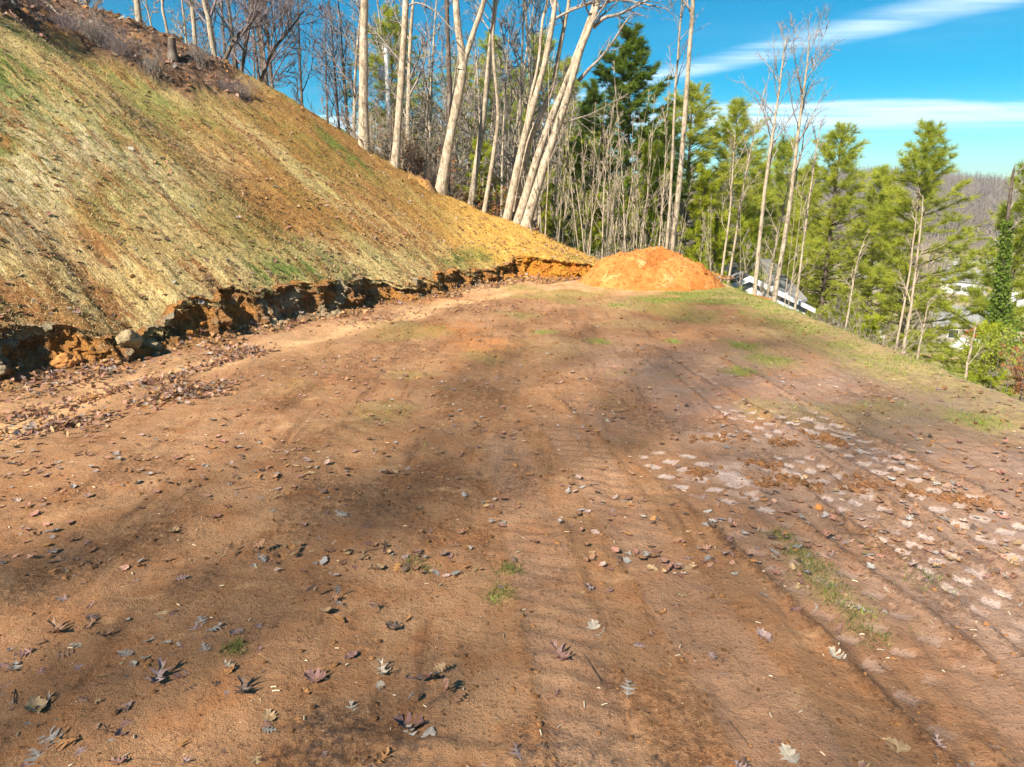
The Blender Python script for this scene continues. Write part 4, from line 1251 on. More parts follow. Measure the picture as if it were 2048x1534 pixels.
# --- brush and shrubs
def shrub(seed, n, hgt, mt, name='shrub', spread=0.55, leaf=None, twr=0.006):
    rng = np.random.default_rng(seed)
    root = empty(name)
    a = rng.uniform(0, 6.28, n); tl = rng.uniform(0, spread, n)
    d = np.stack([np.cos(a) * np.sin(tl), np.sin(a) * np.sin(tl), np.cos(tl)], 1)
    b = rng.normal(size=(n, 3)) * np.array([0.22, 0.22, 0.0]) * hgt * 0.5; b[:, 2] = -0.1
    P = [b]; cur = d; L = hgt * rng.uniform(0.5, 1.1, n)
    for s in range(5):
        cur = norm(cur + rng.normal(size=cur.shape) * 0.13)
        P.append(P[-1] + cur * (L / 5)[:, None])
    P = np.stack(P, 1); R = np.full((n, 1), 0.008 * hgt / 1.5) * np.linspace(1, 0.35, 6)[None]
    st = MB(); st.tube(P, R, 4)
    a2, b2, l2 = grow(rng, P, R, 6, 0.3, 1.0, L * 0.4, (25, 60), 0.2, 4, 0.6, 0.16, twr)
    tw = MB(); tw.tube(a2, b2, 3)
    a3, b3, l3 = grow(rng, a2, b2, 3, 0.3, 1.0, l2 * 0.5, (25, 60), 0.2, 3, 0.6, 0.16, twr * 0.8)
    tw.tube(a3, b3, 3)
    st.build('stems', mt, root); tw.build('twigs', mt, root)
    if leaf is not None:
        mleaf, nl, sz = leaf
        src = a3.reshape(-1, 3)
        q = src[rng.integers(0, len(src), nl)] + rng.normal(size=(nl, 3)) * 0.04
        u = norm(rng.normal(size=(nl, 3))); v = norm(np.cross(u, rng.normal(size=(nl, 3))))
        V = np.stack([q - u * sz * 0.5, q + v * sz * 0.3, q + u * sz * 0.5, q - v * sz * 0.3], 1).reshape(-1, 3)
        lf = MB(); lf.add(V, quads=np.arange(len(V)).reshape(-1, 4)); lf.build('leaves', mleaf, root, smooth=False)
    return root
SH = [shrub(401, 26, 1.7, M_TWIGP), shrub(402, 30, 1.3, M_TWIG), shrub(403, 22, 2.1, M_TWIGP, spread=0.8), shrub(404, 30, 1.0, M_TWIGM, spread=0.9)]
SHL = shrub(405, 24, 1.8, M_TWIGM, leaf=(M_DRYLEAF, 1600, 0.09))
SHG = shrub(406, 30, 1.6, M_TWIG, leaf=(M_NEED, 5200, 0.08), spread=0.8)
def brush(n, f, vs, lab, group, sc):
    for k in range(n):
        X, Y = f()
        o = place(vs[int(rw.integers(len(vs)))], (X, Y, float(ground_z(X, Y)) - 0.1), rw.uniform(0, 6.28), rw.uniform(*sc), lab, 'shrub', group)
        o.name = 'shrub'
brush(46, lambda: (rw.uniform(9.0, 22), rw.uniform(14, 32)), SH[:3], 'tangled leafless tan shrub on the slope below the pad edge', 'brush below the pad edge', (0.55, 1.0))
brush(34, lambda: (rw.uniform(-5, 7), rw.uniform(24.5, 34)), SH[:3], 'leafless grey shrub in the woods behind the crest', 'brush behind the crest', (0.9, 1.6))
brush(6, lambda: (rw.uniform(-4, 3), rw.uniform(26, 30)), [SHL], 'shrub holding rusty dead leaves behind the crest', 'rusty shrubs behind the crest', (0.9, 1.4))
# brush standing on the litter strip at the top of the cut
lit_idx = np.argwhere((lit_m > 0.7) & (D < dcc + 0.6) & (SY > 9))
for k in range(64):
    i, j = lit_idx[int(rw.integers(len(lit_idx)))]
    X, Y, Z = SP3[i, j]
    o = place(SH[3] if k % 3 else SH[1], (X, Y, Z - 0.08), rw.uniform(0, 6.28), rw.uniform(0.45, 1.0), 'low dark brush in the leaf litter along the top of the slope', 'shrub', 'brush along the top of the slope')
    o.name = 'shrub'
bush = place(SHG, (at(1988, 690, 24)[0], 24, at(1988, 745, 24)[2]), 0.4, 1.0, 'round green leafy bush above the tan brush by the pad edge', 'bush'); bush.name = 'bush'
obx = at(2046, 770, 15.5)
ob = place(SHL, (obx[0] + 0.15, 15.5, obx[2] - 0.5), 1.1, 0.75, 'orange-leaved bush on a dark stem at the picture border', 'bush'); ob.name = 'bush'
ivy = hardwood('ivy_tree', [([at(1996, 720, 32), at(2000, 640, 32), at(2006, 540, 32), at(2016, 440, 32), at(2030, 330, 32)], 0.16, 0.05)], M_BARKD, M_TWIG, 95, 8, 1.5, 0.5)
rng = np.random.default_rng(96)
tq = rng.uniform(0, 0.62, 5200) ** 1.0
axp = catmull([at(1996, 720, 32), at(2000, 640, 32), at(2006, 540, 32), at(2016, 440, 32)], 60)
q = axp[(tq / 0.62 * 59).astype(int)] - axp[0]
wdt = np.interp(tq, [0, 0.14, 0.25, 0.4, 0.62], [0.62, 0.66, 0.30, 0.20, 0.12])[:, None]
q = q + rng.normal(size=q.shape) * wdt * np.array([0.75, 0.75, 0.4])
u = norm(rng.normal(size=q.shape)); v = norm(np.cross(u, rng.normal(size=q.shape)))
V = np.stack([q - u * 0.07, q + v * 0.05, q + u * 0.07, q - v * 0.05], 1).reshape(-1, 3)
lf = MB(); lf.add(V, quads=np.arange(len(V)).reshape(-1, 4)); lf.build('ivy_leaves', M_NEEDD, ivy, smooth=False)
tag(ivy, 'trunk wrapped in dark green ivy near the picture border', 'tree')

# --- far woods
rng = np.random.default_rng(77)
def far_wood(n, xr, yr, name, lab, col1, col2, hr):
    X = rng.uniform(*xr, n); Y = rng.uniform(*yr, n); X = X * Y / yr[1]
    Z = ground_z(X, Y)
    h = rng.uniform(*hr, n)
    mb = MB()
    base = np.stack([X, Y, Z], 1)
    nb_ = 13
    # upright stem plus fan of branches, each a thin three-sided spike
    tops = base[:, None, :] + np.concatenate([np.zeros((n, 1, 3)), rng.normal(size=(n, nb_ - 1, 3)) * np.array([0.24, 0.24, 0.10])], 1) * h[:, None, None]
    tops[:, :, 2] = base[:, None, 2] + h[:, None] * np.concatenate([np.ones((n, 1)), rng.uniform(0.55, 1.0, (n, nb_ - 1))], 1)
    st = base[:, None, :] + np.zeros((n, nb_, 3)); st[:, 1:, 2] += (h[:, None] * rng.uniform(0.2, 0.6, (n, nb_ - 1)))
    r = np.concatenate([np.full((n, 1), 0.02), np.full((n, nb_ - 1), 0.010)], 1) * h[:, None]
    P = np.stack([st, tops], 2).reshape(-1, 2, 3); R = np.stack([r, r * 0.3], 2).reshape(-1, 2)
    before = mb.nv
    mb.tube(P, R, 3)
    cc = np.array(col1) + (np.array(col2) - np.array(col1)) * rng.uniform(0, 1, (n, 1))
    col = np.repeat(cc, nb_ * 6, 0)
    mb.c.append(col)
    o = mb.build(name, M_VSOIL)
    tag(o, lab, kind='stuff')
    return o
far_wood(5200, (-150, 620), (330, 760), 'far_woods', 'leafless brown woods covering the far ridge', (0.17, 0.135, 0.115), (0.30, 0.245, 0.205), (11, 18))
far_wood(240, (-10, 170), (90, 260), 'valley_woods', 'bare trees scattered across the valley floor', (0.20, 0.16, 0.13), (0.34, 0.28, 0.23), (6, 11))
vp = [(1985, 475, 130), (2035, 520, 125), (1880, 520, 140), (1650, 450, 110), (1590, 430, 100), (1820, 500, 160), (1690, 560, 95), (2030, 610, 90)]
for k, (x, ty, Y) in enumerate(vp):
    top = at(x, ty, Y); gz = float(ground_z(top[0], Y)); s = max((top[2] - gz), 3.0) / 13.0
    o = place(PV[k % 4], (top[0], Y, gz), k * 1.3, s, 'small distant pine on the valley floor', 'pine tree', 'pines on the valley floor')

for src in PV + PD + PYg + BV + SV + SH + [SHL, SHG]:
    pass

# --- shade trees on the hill behind and beside the camera (they throw the dappled shade on the pad)
rsh = np.random.default_rng(12)
for k, (tx0, ty0) in enumerate([(-1.6, 4.6), (0.4, 8.6), (3.4, 9.0), (3.2, 4.6), (-0.6, 2.2)]):
    r0 = rsh.uniform(36, 44)
    x, y = tx0 + SUN_FROM.x * r0, ty0 + SUN_FROM.y * r0
    gz = float(ground_z(x, y))
    hh = min(max((r0 * math.tan(rad(SUN_EL)) - gz) / 0.75, 12), 26)
    v = int(rsh.integers(0, 2)); s_ = hh / (12, 10)[v]
    place(BV[v], (x, y, gz - 0.3), k * 1.7, (1.25, 1.25, s_), 'bare hillside tree out of view that shades the pad', 'tree', 'shade trees out of view')
shp = []
for k, (x, y, v, s) in enumerate(shp):
    o = place(PV[v], (x, y, float(ground_z(x, y)) - 0.3), k * 2.1, s, 'pine out of view on the hillside that shades the pad', 'pine tree', 'shade pines out of view')
for src in PV + PD + PYg + BV + SV + SH + [SHL, SHG]:
    drop(src)

# ---- labels that tell look-alikes apart by the nearest landmark
ORD = ['nearest', 'second nearest', 'third nearest', 'fourth nearest', 'fifth nearest', 'sixth nearest', 'seventh nearest', 'eighth nearest', 'ninth nearest', 'tenth nearest',
       'eleventh nearest', 'twelfth nearest', 'thirteenth nearest', 'fourteenth nearest', 'fifteenth nearest', 'sixteenth nearest', 'seventeenth nearest', 'eighteenth nearest', 'nineteenth nearest', 'twentieth nearest']
TENS = ['twenty', 'thirty', 'forty', 'fifty']
ORD += [f'{t_}-{u_} nearest' for t_ in TENS for u_ in ('first', 'second', 'third', 'fourth', 'fifth', 'sixth', 'seventh', 'eighth', 'ninth')]
def to_px(v):
    d = np.array(v, float) - np.array([0, 0, CAM_H])
    f = d[1] * CP - d[2] * SP; u = d[1] * SP + d[2] * CP
    return (1024 + FPX * d[0] / f, 767 - FPX * u / f) if f > 0.1 else None
def single_out(group, landmarks, phrase):
    by = {}
    for o in [q for q in COL.objects if q.get('group') == group]:
        p = to_px(o.location)
        if p is None: continue
        ds = [(math.hypot(p[0] - x, p[1] - y), nm) for nm, x, y in landmarks]
        by.setdefault(min(ds)[1], []).append((min(ds)[0], o))
    for nm, L in by.items():
        for k, (dq, o) in enumerate(sorted(L, key=lambda q: q[0])):
            if k < len(ORD): o['label'] = phrase.format(ORD[k], nm)
LMK = [('stout trunk', 727, 290), ('utility pole', 781, 330), ('forked tree', 880, 385), ('slender crooked tree', 968, 420), ('leaning clump', 1045, 450), ('tall tulip tree', 1343, 500), ('mound top', 1285, 500),
       ('mound left foot', 1200, 520), ('white gable', 1493, 570), ('thickest pole tree', 1550, 600), ('twin saplings', 1806, 700), ('dead snag', 1932, 750), ('crooked skyline trunk', 432, 110), ('thick pale trunk', 278, 55),
       ('pale fallen limb', 535, 220), ('sawn stump', 345, 108), ('short edge sapling', 1690, 665)]
single_out('saplings behind the mound', LMK, 'thin pale sapling behind the mound, {} to the {}')
single_out('saplings past the mound', LMK, 'thin pale sapling past the mound, {} to the {}')
single_out('bare trees behind the crest', LMK, 'bare grey tree behind the crest, {} to the {}')
single_out('mauve trees behind the skyline', LMK, 'mauve bare tree behind the skyline, {} to the {}')
single_out('bare trees behind the top of the slope', LMK, 'bare pale tree behind the slope top, {} to the {}')
single_out('bare trees behind the mound', LMK, 'bare tan tree among evergreens, {} to the {}')
single_out('bare trees under the pines', LMK, 'bare tan tree tangled under the pines, {} to the {}')
single_out('brush below the pad edge', LMK, 'leafless tan shrub below the pad edge, {} to the {}')
single_out('brush behind the crest', LMK, 'leafless grey shrub behind the crest, {} to the {}')
single_out('rusty shrubs behind the crest', LMK, 'shrub holding rusty dead leaves, {} to the {}')
single_out('pines on the valley floor', [('white valley house', 1925, 575), ('long grey-roofed house', 1925, 680), ('ivy trunk', 1996, 720), ('broad pine', 1690, 560), ('white metal roof', 1960, 550)], 'small distant valley pine, {} to the {}')
single_out('brush along the top of the slope', LMK, 'low dark brush in the leaf litter, {} to the {}')

# ------------------------------------------------------------------ utility pole
M_POLE = mat_flat('pole_wood', (0.50, 0.49, 0.46), 0.85, 0.5, 9)
M_STEEL = mat_flat('grey_steel', (0.62, 0.64, 0.66), 0.5, 0.15, 5, 0.5)
M_WIRE = mat_flat('wire_black', (0.05, 0.05, 0.055), 0.6, 0.1)
Yp = 38.0
ptop, pbot = at(771, 90, Yp), at(783, 345, Yp)
pd = norm(ptop - pbot)
up_ = empty('utility_pole', tuple(pbot - pd * 2.5))
org = pbot - pd * 2.5
mb = MB(); mb.tube(np.array([org, pbot, ptop, ptop + pd * 0.01]) - org, np.array([0.15, 0.14, 0.11, 0.0]), 12); mb.build('pole', M_POLE, up_)
tc = at(762, 148, Yp) - org
mb = MB(); mb.tube(np.array([tc + [0, 0, -0.30], tc + [0, 0, -0.29], tc + [0, 0, 0.25], tc + [0, 0, 0.30], tc + [0, 0, 0.31]]), np.array([0.0, 0.17, 0.17, 0.15, 0.0]), 16)
tf = mb.build('transformer', M_STEEL, up_)
mb = MB(); mb.tube(np.array([tc + [-.06, -.05, .28], tc + [-.06, -.05, .40], tc + [-.06, -.05, .45]]), np.array([.035, .03, .0]), 8); mb.build('bushing', M_POLE, tf)
mb = MB(); mb.tube(np.array([tc + [.07, .02, .28], tc + [.07, .02, .38], tc + [.07, .02, .43]]), np.array([.035, .03, .0]), 8); mb.build('bushing', M_POLE, tf)
pc = at(773.5, 140, Yp) - org
mb = MB()
for dz in (-0.15, 0.15):
    mb.box(np.minimum(tc, pc) + [0.1, -0.03, dz - 0.03 + 0.1], np.maximum(tc, pc) + [-0.05, 0.03, dz + 0.03])
mb.build('bracket', M_STEEL, up_)
mb = MB(); mb.tube(np.array([ptop - org + [0, 0, -.25], ptop - org + [-.16, 0, -.2], ptop - org + [-.2, 0, -.08]]), np.array([.025, .03, .02]), 6); mb.build('insulator', M_STEEL, up_)
tag(up_, 'grey wooden utility pole carrying a transformer can behind the crest', 'utility pole')
def wire(a, b, sag, r, lab):
    t = np.linspace(0, 1, 24)[:, None]
    P = a * (1 - t) + b * t; P[:, 2] -= 4 * sag * (t * (1 - t))[:, 0]
    root = P[0].copy()
    mb = MB(); mb.tube(P - root, np.full(24, r), 4)
    o = mb.build('power_line', M_WIRE, loc=tuple(root)); tag(o, lab, 'cable')
wire(at(764, 135, Yp), at(480, -60, 30), 0.8, 0.012, 'sagging power cable running from the transformer up over the slope')
wire(at(770, 100, Yp), at(560, -60, 30), 0.6, 0.010, 'upper power cable leaving the tip of the utility pole')
wire(at(774, 150, Yp), at(800, 185, 30), 0.15, 0.014, 'service cable drooping from the pole towards the slim oak')

# ------------------------------------------------------------------ valley haze
hm, ht, hout = new_mat('valley_air')
pv_ = ht.n('ShaderNodeVolumePrincipled')
pv_.inputs['Color'].default_value = (0.95, 0.97, 1.0, 1.0)
pv_.inputs['Density'].default_value = 0.00032
pv_.inputs['Anisotropy'].default_value = 0.2
ht.t.links.new(pv_.outputs[0], hout.inputs['Volume'])
hb_ = MB(); hb_.box((-2700, -1000, -30), (2700, 2700, 62))
haze = hb_.build('haze', hm, smooth=False)
tag(haze, 'thin pale winter air over the valley', kind='stuff')

# ------------------------------------------------------------------ houses and cars
M_WHITE = mat_flat('white_siding', (0.52, 0.53, 0.55), 0.6, 0.12, 1.2)
M_ROOFG = mat_flat('grey_shingles', (0.24, 0.235, 0.23), 0.9, 0.35, 3)
M_ROOFW = mat_flat('white_metal_roof', (0.46, 0.45, 0.43), 0.5, 0.15, 2)
M_TRIM = mat_flat('white_trim', (0.62, 0.62, 0.61), 0.5, 0.05)
M_GLASS = mat_flat('dark_glass', (0.03, 0.035, 0.04), 0.12, 0.1, 2, 0.6)
M_WOODG = mat_flat('grey_boards', (0.17, 0.155, 0.14), 0.85, 0.4, 5)
M_TAN = mat_flat('tan_siding', (0.34, 0.30, 0.25), 0.8, 0.2, 2)
def house(name, loc, rz, L, Wd, wall_h, roof_h, mwall, mroof, lab, windows=(), over=0.35, soffit=False, planks=0):
    """L along local y (ridge direction), Wd along local x, gable ends at +-L/2. windows: (face, along, z, w, h)"""
    root = empty(name, loc); root.rotation_euler = (0, 0, rz)
    x, y = Wd / 2, L / 2
    v = [(-x, -y, -3), (x, -y, -3), (x, y, -3), (-x, y, -3), (-x, -y, wall_h), (x, -y, wall_h), (x, y, wall_h), (-x, y, wall_h), (0, -y, wall_h + roof_h), (0, y, wall_h + roof_h)]
    mb = MB(); mb.add(v, quads=[(1, 2, 6, 5), (3, 0, 4, 7), (0, 1, 5, 4), (2, 3, 7, 6)], tris=[(4, 5, 8), (6, 7, 9)])
    mb.build('wall', mwall, root, smooth=False)
    th = 0.12
    sl_ = roof_h / x
    rf = MB()
    for s in (-1, 1):
        xe = s * (x + over); ze = wall_h - over * sl_ + 0.03; zr = wall_h + roof_h + 0.03; ye = y + over
        vv = [(0, -ye, zr), (xe, -ye, ze), (xe, ye, ze), (0, ye, zr), (0, -ye, zr + th), (xe, -ye, ze + th), (xe, ye, ze + th), (0, ye, zr + th)]
        rf.add(vv, quads=[(0, 1, 2, 3), (4, 7, 6, 5), (0, 4, 5, 1), (3, 2, 6, 7), (1, 5, 6, 2)])
    roof = rf.build('roof', mroof, root, smooth=False)
    for s in (-1, 1):
        fb = MB(); xe = s * (x + over); ze = wall_h - over * sl_; zr = wall_h + roof_h
        yv = -(y + over) - 0.03
        fb.add([(0, yv, zr - 0.05), (xe, yv, ze - 0.05), (xe, yv, ze + 0.12), (0, yv, zr + 0.12), (0, yv + 0.025, zr - 0.05), (xe, yv + 0.025, ze - 0.05), (xe, yv + 0.025, ze + 0.12), (0, yv + 0.025, zr + 0.2)],
               quads=[(0, 1, 2, 3), (4, 7, 6, 5), (0, 4, 5, 1), (1, 5, 6, 2), (2, 6, 7, 3)])
        fb.build('fascia', M_TRIM, roof, smooth=False)
    if planks:
        zz = -2.5
        while zz < wall_h + roof_h - 0.3:
            hw = x if zz < wall_h else x * (1 - (zz - wall_h) / roof_h)
            pm = MB(); pm.box((-hw + 0.02, -y - 0.02, zz), (hw - 0.02, -y - 0.004, zz + planks * 0.9)); pm.build('plank', mwall, root, smooth=False)
            zz += planks
    for (fc, al, z, ww, hh) in windows:
        fr = MB()
        if fc == 'f': fr.box((al - ww / 2 - .08, -y - .06, z - .08), (al + ww / 2 + .08, -y - .025, z + hh + .08))
        elif fc == 'l': fr.box((-x - .05, al - ww / 2 - .08, z - .08), (-x - .01, al + ww / 2 + .08, z + hh + .08))
        f = fr.build('window', M_TRIM, root, smooth=False)
        pn = MB()
        if fc == 'f': pn.box((al - ww / 2, -y - .075, z), (al + ww / 2, -y - .063, z + hh))
        else: pn.box((-x - .065, al - ww / 2, z), (-x - .053, al + ww / 2, z + hh))
        pn.build('pane', M_GLASS, f, smooth=False)
    tag(root, lab, 'house')
    return root
pk = at(1493, 560, 30)
h1 = house('house', (pk[0] + 0.75, 33.6, pk[2] - 4.45), rad(-10), 7, 5.0, 3.3, 1.15, M_WHITE, M_ROOFG, 'white gabled house just below the far pad edge behind the pole trees', [('f', -1.5, 1.5, 1.0, 1.2), ('f', 1.6, 1.5, 1.0, 1.2)], 0.32, planks=0.28)
pk2 = at(1465, 536, 36)
house('house', (pk2[0], 38, pk2[2] - 4.6), rad(-70), 6, 5.5, 3.0, 1.7, M_WOODG, M_ROOFG, 'weathered grey roof peeking over the orange mound flank', [('f', 0, 1.2, 1.0, 1.1)])
def vhouse(px, py, Y, rz, L, Wd, wh, rh, mw, mr, lab, win):
    p = at(px, py, Y); gz = float(ground_z(p[0], Y))
    house('house', (p[0], Y, max(gz, p[2])), rad(rz), L, Wd, wh, rh, mw, mr, lab, win)
vhouse(1925, 692, 96, 80, 11, 7, 2.6, 2.2, M_TAN, M_ROOFG, 'low house with a long grey shingle roof in the valley', [('l', -3, 0.9, 1.2, 1.1), ('l', 0, 0.9, 1.2, 1.1), ('l', 3, 0.9, 1.2, 1.1)])
vhouse(1925, 590, 150, 35, 7, 5.5, 3.2, 2.2, M_WHITE, M_ROOFG, 'small bright white house in the middle of the valley', [('f', 0, 1.0, 1.1, 1.2), ('l', 0, 1.0, 1.1, 1.2)])
vhouse(1960, 558, 195, 84, 22, 8, 3.0, 1.4, M_TAN, M_ROOFW, 'long low building with a white metal roof farthest off', [('l', -6, 1, 1.6, 1.2), ('l', 0, 1, 1.6, 1.2), ('l', 6, 1, 1.6, 1.2)])
vhouse(1770, 592, 150, 70, 9, 6, 2.8, 1.6, M_TAN, M_ROOFG, 'grey-roofed house half hidden by pine boughs', [('l', -2, 1, 1.2, 1.1), ('l', 2, 1, 1.2, 1.1)])
vhouse(1735, 556, 185, 50, 6, 5, 2.8, 1.6, M_WHITE, M_ROOFG, 'tiny white house seen under the broad pine', [('f', 0, 1, 1.1, 1.1)])
vhouse(2040, 640, 112, 75, 9, 6, 2.8, 1.6, M_WHITE, M_ROOFW, 'white-roofed shed at the picture border behind the ivy trunk', [('l', 0, 1, 1.2, 1.1)])

def car(px, py, Y, rz, col, lab):
    p = at(px, py, Y); gz = float(ground_z(p[0], Y))
    root = empty('parked_car', (p[0], Y, max(gz, p[2]))); root.rotation_euler = (0, 0, rad(rz))
    mp = mat_flat('car_paint_' + lab.split()[0], col, 0.3, 0.05, 1, 0.5)
    prof = [(-2.1, .35), (-2.15, .75), (-1.9, .92), (-1.25, .98), (-0.75, 1.42), (0.75, 1.45), (1.35, 1.02), (2.0, .9), (2.15, .6), (2.1, .35)]
    n = len(prof); V = []
    for s, k in ((-1, 0.82), (1, 0.82)):
        for (a, b) in prof: V.append((a, s * (0.86 if b < 1.1 else 0.68), b))
    mb = MB(); mb.add(V, quads=[(i, (i + 1) % n, n + (i + 1) % n, n + i) for i in range(n)])
    for o in (0, n): mb.add(np.array(V)[o:o + n], tris=[(0, i, i + 1) for i in range(1, n - 1)])
    body = mb.build('body', mp, root, smooth=False)
    for s in (-1, 1):
        g = MB(); g.add([(-0.95, s * .80, 1.0), (-.6, s * .725, 1.35), (.62, s * .725, 1.35), (1.1, s * .80, 1.0)], quads=[(0, 1, 2, 3)]); g.build('window', M_GLASS, body, smooth=False)
        for a in (-1.3, 1.3):
            wv_ = MB(); wv_.tube(np.array([(a, s * .70, .33), (a, s * .71, .33), (a, s * .88, .33), (a, s * .89, .33)]), np.array([0, .33, .33, 0]), 16); wv_.build('wheel', M_WIRE, root)
    tag(root, lab, 'car')
car(1962, 676, 90, 20, (0.55, 0.03, 0.05), 'red car parked before the long grey-roofed house')
car(1935, 700, 84, 10, (0.78, 0.78, 0.78), 'white car parked nearer than the red car in the valley')
car(1965, 703, 84, 8, (0.55, 0.57, 0.58), 'silver car parked beside the white car in the valley')
car(1755, 676, 92, 60, (0.8, 0.8, 0.82), 'white vehicle glimpsed beyond the pad edge saplings')

# ------------------------------------------------------------------ rocks, stumps, logs
M_ROCK = mat_flat('pale_rock', (0.30, 0.225, 0.125), 0.95, 0.8, 9)
M_CLOD = mat_flat('orange_clod', (0.44, 0.19, 0.055), 0.95, 0.6, 9)
def ico(rng, sub=2):
    bm_v = []
    t = (1 + 5 ** .5) / 2
    v = np.array([(-1, t, 0), (1, t, 0), (-1, -t, 0), (1, -t, 0), (0, -1, t), (0, 1, t), (0, -1, -t), (0, 1, -t), (t, 0, -1), (t, 0, 1), (-t, 0, -1), (-t, 0, 1)], float)
    f = np.array([(0, 11, 5), (0, 5, 1), (0, 1, 7), (0, 7, 10), (0, 10, 11), (1, 5, 9), (5, 11, 4), (11, 10, 2), (10, 7, 6), (7, 1, 8), (3, 9, 4), (3, 4, 2), (3, 2, 6), (3, 6, 8), (3, 8, 9), (4, 9, 5), (2, 4, 11), (6, 2, 10), (8, 6, 7), (9, 8, 1)])
    v = norm(v)
    for _ in range(sub):
        cache = {}; nf = []; vl = list(v)
        def mid(a, b):
            k = (min(a, b), max(a, b))
            if k not in cache:
                m_ = vl[a] + vl[b]; vl.append(m_ / np.linalg.norm(m_)); cache[k] = len(vl) - 1
            return cache[k]
        for a, b, c in f:
            ab, bc, ca = mid(a, b), mid(b, c), mid(c, a)
            nf += [(a, ab, ca), (b, bc, ab), (c, ca, bc), (ab, bc, ca)]
        v = np.array(vl); f = np.array(nf)
    return v, f
def rock(px, py, size, mt, lab, seed, z=0.0, cat='rock', name='rock', sc=(1, .8, .7)):
    p = on_ground(px, py, z)
    rng = np.random.default_rng(seed)
    v, f = ico(rng, 3)
    n = fbm3(v[:, 0] * 1.6 + seed, v[:, 1] * 1.6, v[:, 2] * 1.6, 4, seed)
    v = v * (0.55 + 0.9 * np.floor(n * 8)[:, None] / 8 * 0.6 + 0.4 * n[:, None]) * np.array(sc) * size
    v = v + 0.12 * size * (np.floor(fbm3(v[:, 0] * 6 / size, v[:, 1] * 6 / size, v[:, 2] * 6 / size, 3, seed + 5) * 6)[:, None] / 6 - 0.5) * norm(v)
    mb = MB(); mb.add(v, tris=f)
    o = mb.build(name, mt, smooth=False, loc=(p[0], p[1], z + size * 0.05)); o.rotation_euler = (0.2, 0.1, seed)
    tag(o, lab, cat)
rock(296, 700, 0.24, M_ROCK, 'large pale grey-tan rock lodged at the foot of the bank', 1, 0.05)
rock(258, 680, 0.2, M_ROCK, 'pale yellowish rock just above the large rock in the bank', 2, 0.3)
rock(60, 728, 0.2, M_CLOD, 'orange clay block fallen near the start of the bank', 3, 0.1, 'clay block', 'clay_block')
rock(130, 728, 0.2, M_CLOD, 'rusty crumbling clay block beside the orange one', 4, 0.1, 'clay block', 'clay_block')
rock(668, 634, 0.22, M_ROCK, 'flat tan clod resting on the track below the bank', 5, 0.0, 'clay block', 'clay_block', (1.3, .8, .5))
rock(15, 672, 0.30, M_ROCK, 'pale boulder jutting from the bank at the picture border', 6, 0.42)
rock(1639, 1016, 0.035, M_CLOD, 'small orange-tan stone lying on the tracked mud', 7, 0.0, 'stone', 'stone')
rock(545, 652, 0.2, M_ROCK, 'grey clod buried in the loose soil midway along the bank', 8, 0.05, 'clay block', 'clay_block')
def on_slope(px, py):
    d = ray(px, py); best = None
    for tt in np.linspace(6, 30, 500):
        X, Y, Z = d[0] * tt, d[1] * tt, CAM_H + d[2] * tt
        i = int(np.argmin((TOE[:, 0] - X) ** 2 + (TOE[:, 1] - Y) ** 2))
        sd = (X - TOE[i, 0]) * TN[i, 0] + (Y - TOE[i, 1]) * TN[i, 1]
        if sd < OFF: continue
        e = abs(float(slope_z(np.array([float(i)]), np.array([sd]))[0]) - Z)
        if best is None or e < best[0]: best = (e, np.array([X, Y, Z]))
    return best[1]
sp_ = on_slope(345, 108)
st_ = empty('tree_stump', tuple(sp_))
mb = MB(); mb.tube(np.array([(0, 0, -.2), (0, 0, .05), (.02, 0, .3), (.04, 0, .42)]), np.array([.18, .13, .11, .105]), 14); mb.build('stump_body', M_BARKD, st_)
mb = MB(); mb.tube(np.array([(.04, 0, .419), (.04, 0, .43), (.04, 0, .431)]), np.array([.104, .10, 0]), 14); mb.build('cut_face', M_BARK, st_)
tag(st_, 'sawn grey stump in the brush at the top of the slope', 'stump')
for k, (a, b, r, lab) in enumerate([((512, 205), (556, 236), 0.028, 'fallen pale limb lying on the upper edge of the straw slope'), ((90, 15), (125, 38), 0.03, 'broken branch lying in the litter at the very top of the slope'),
                                    ((700, 262), (760, 345), 0.02, 'thin dead stem lying down the crest below the stout trunk')]):
    A, B_ = on_slope(*a), on_slope(*b)
    t = np.linspace(0, 1, 10)[:, None]; P = A * (1 - t) + B_ * t; P[:, 2] += 0.12 + 0.05 * np.sin(t[:, 0] * 6)
    mb = MB(); mb.tube(P - A, np.linspace(r, r * .5, 10), 7)
    q1, q2, q3 = grow(np.random.default_rng(k), (P - A)[None], np.linspace(r, r * .5, 10)[None], 5, .2, .9, .6, (30, 60), .3, 4, .5, .1, .008); mb.tube(q1, q2, 4)
    o = mb.build('fallen_branch', M_BARK, loc=tuple(A)); tag(o, lab, 'branch')

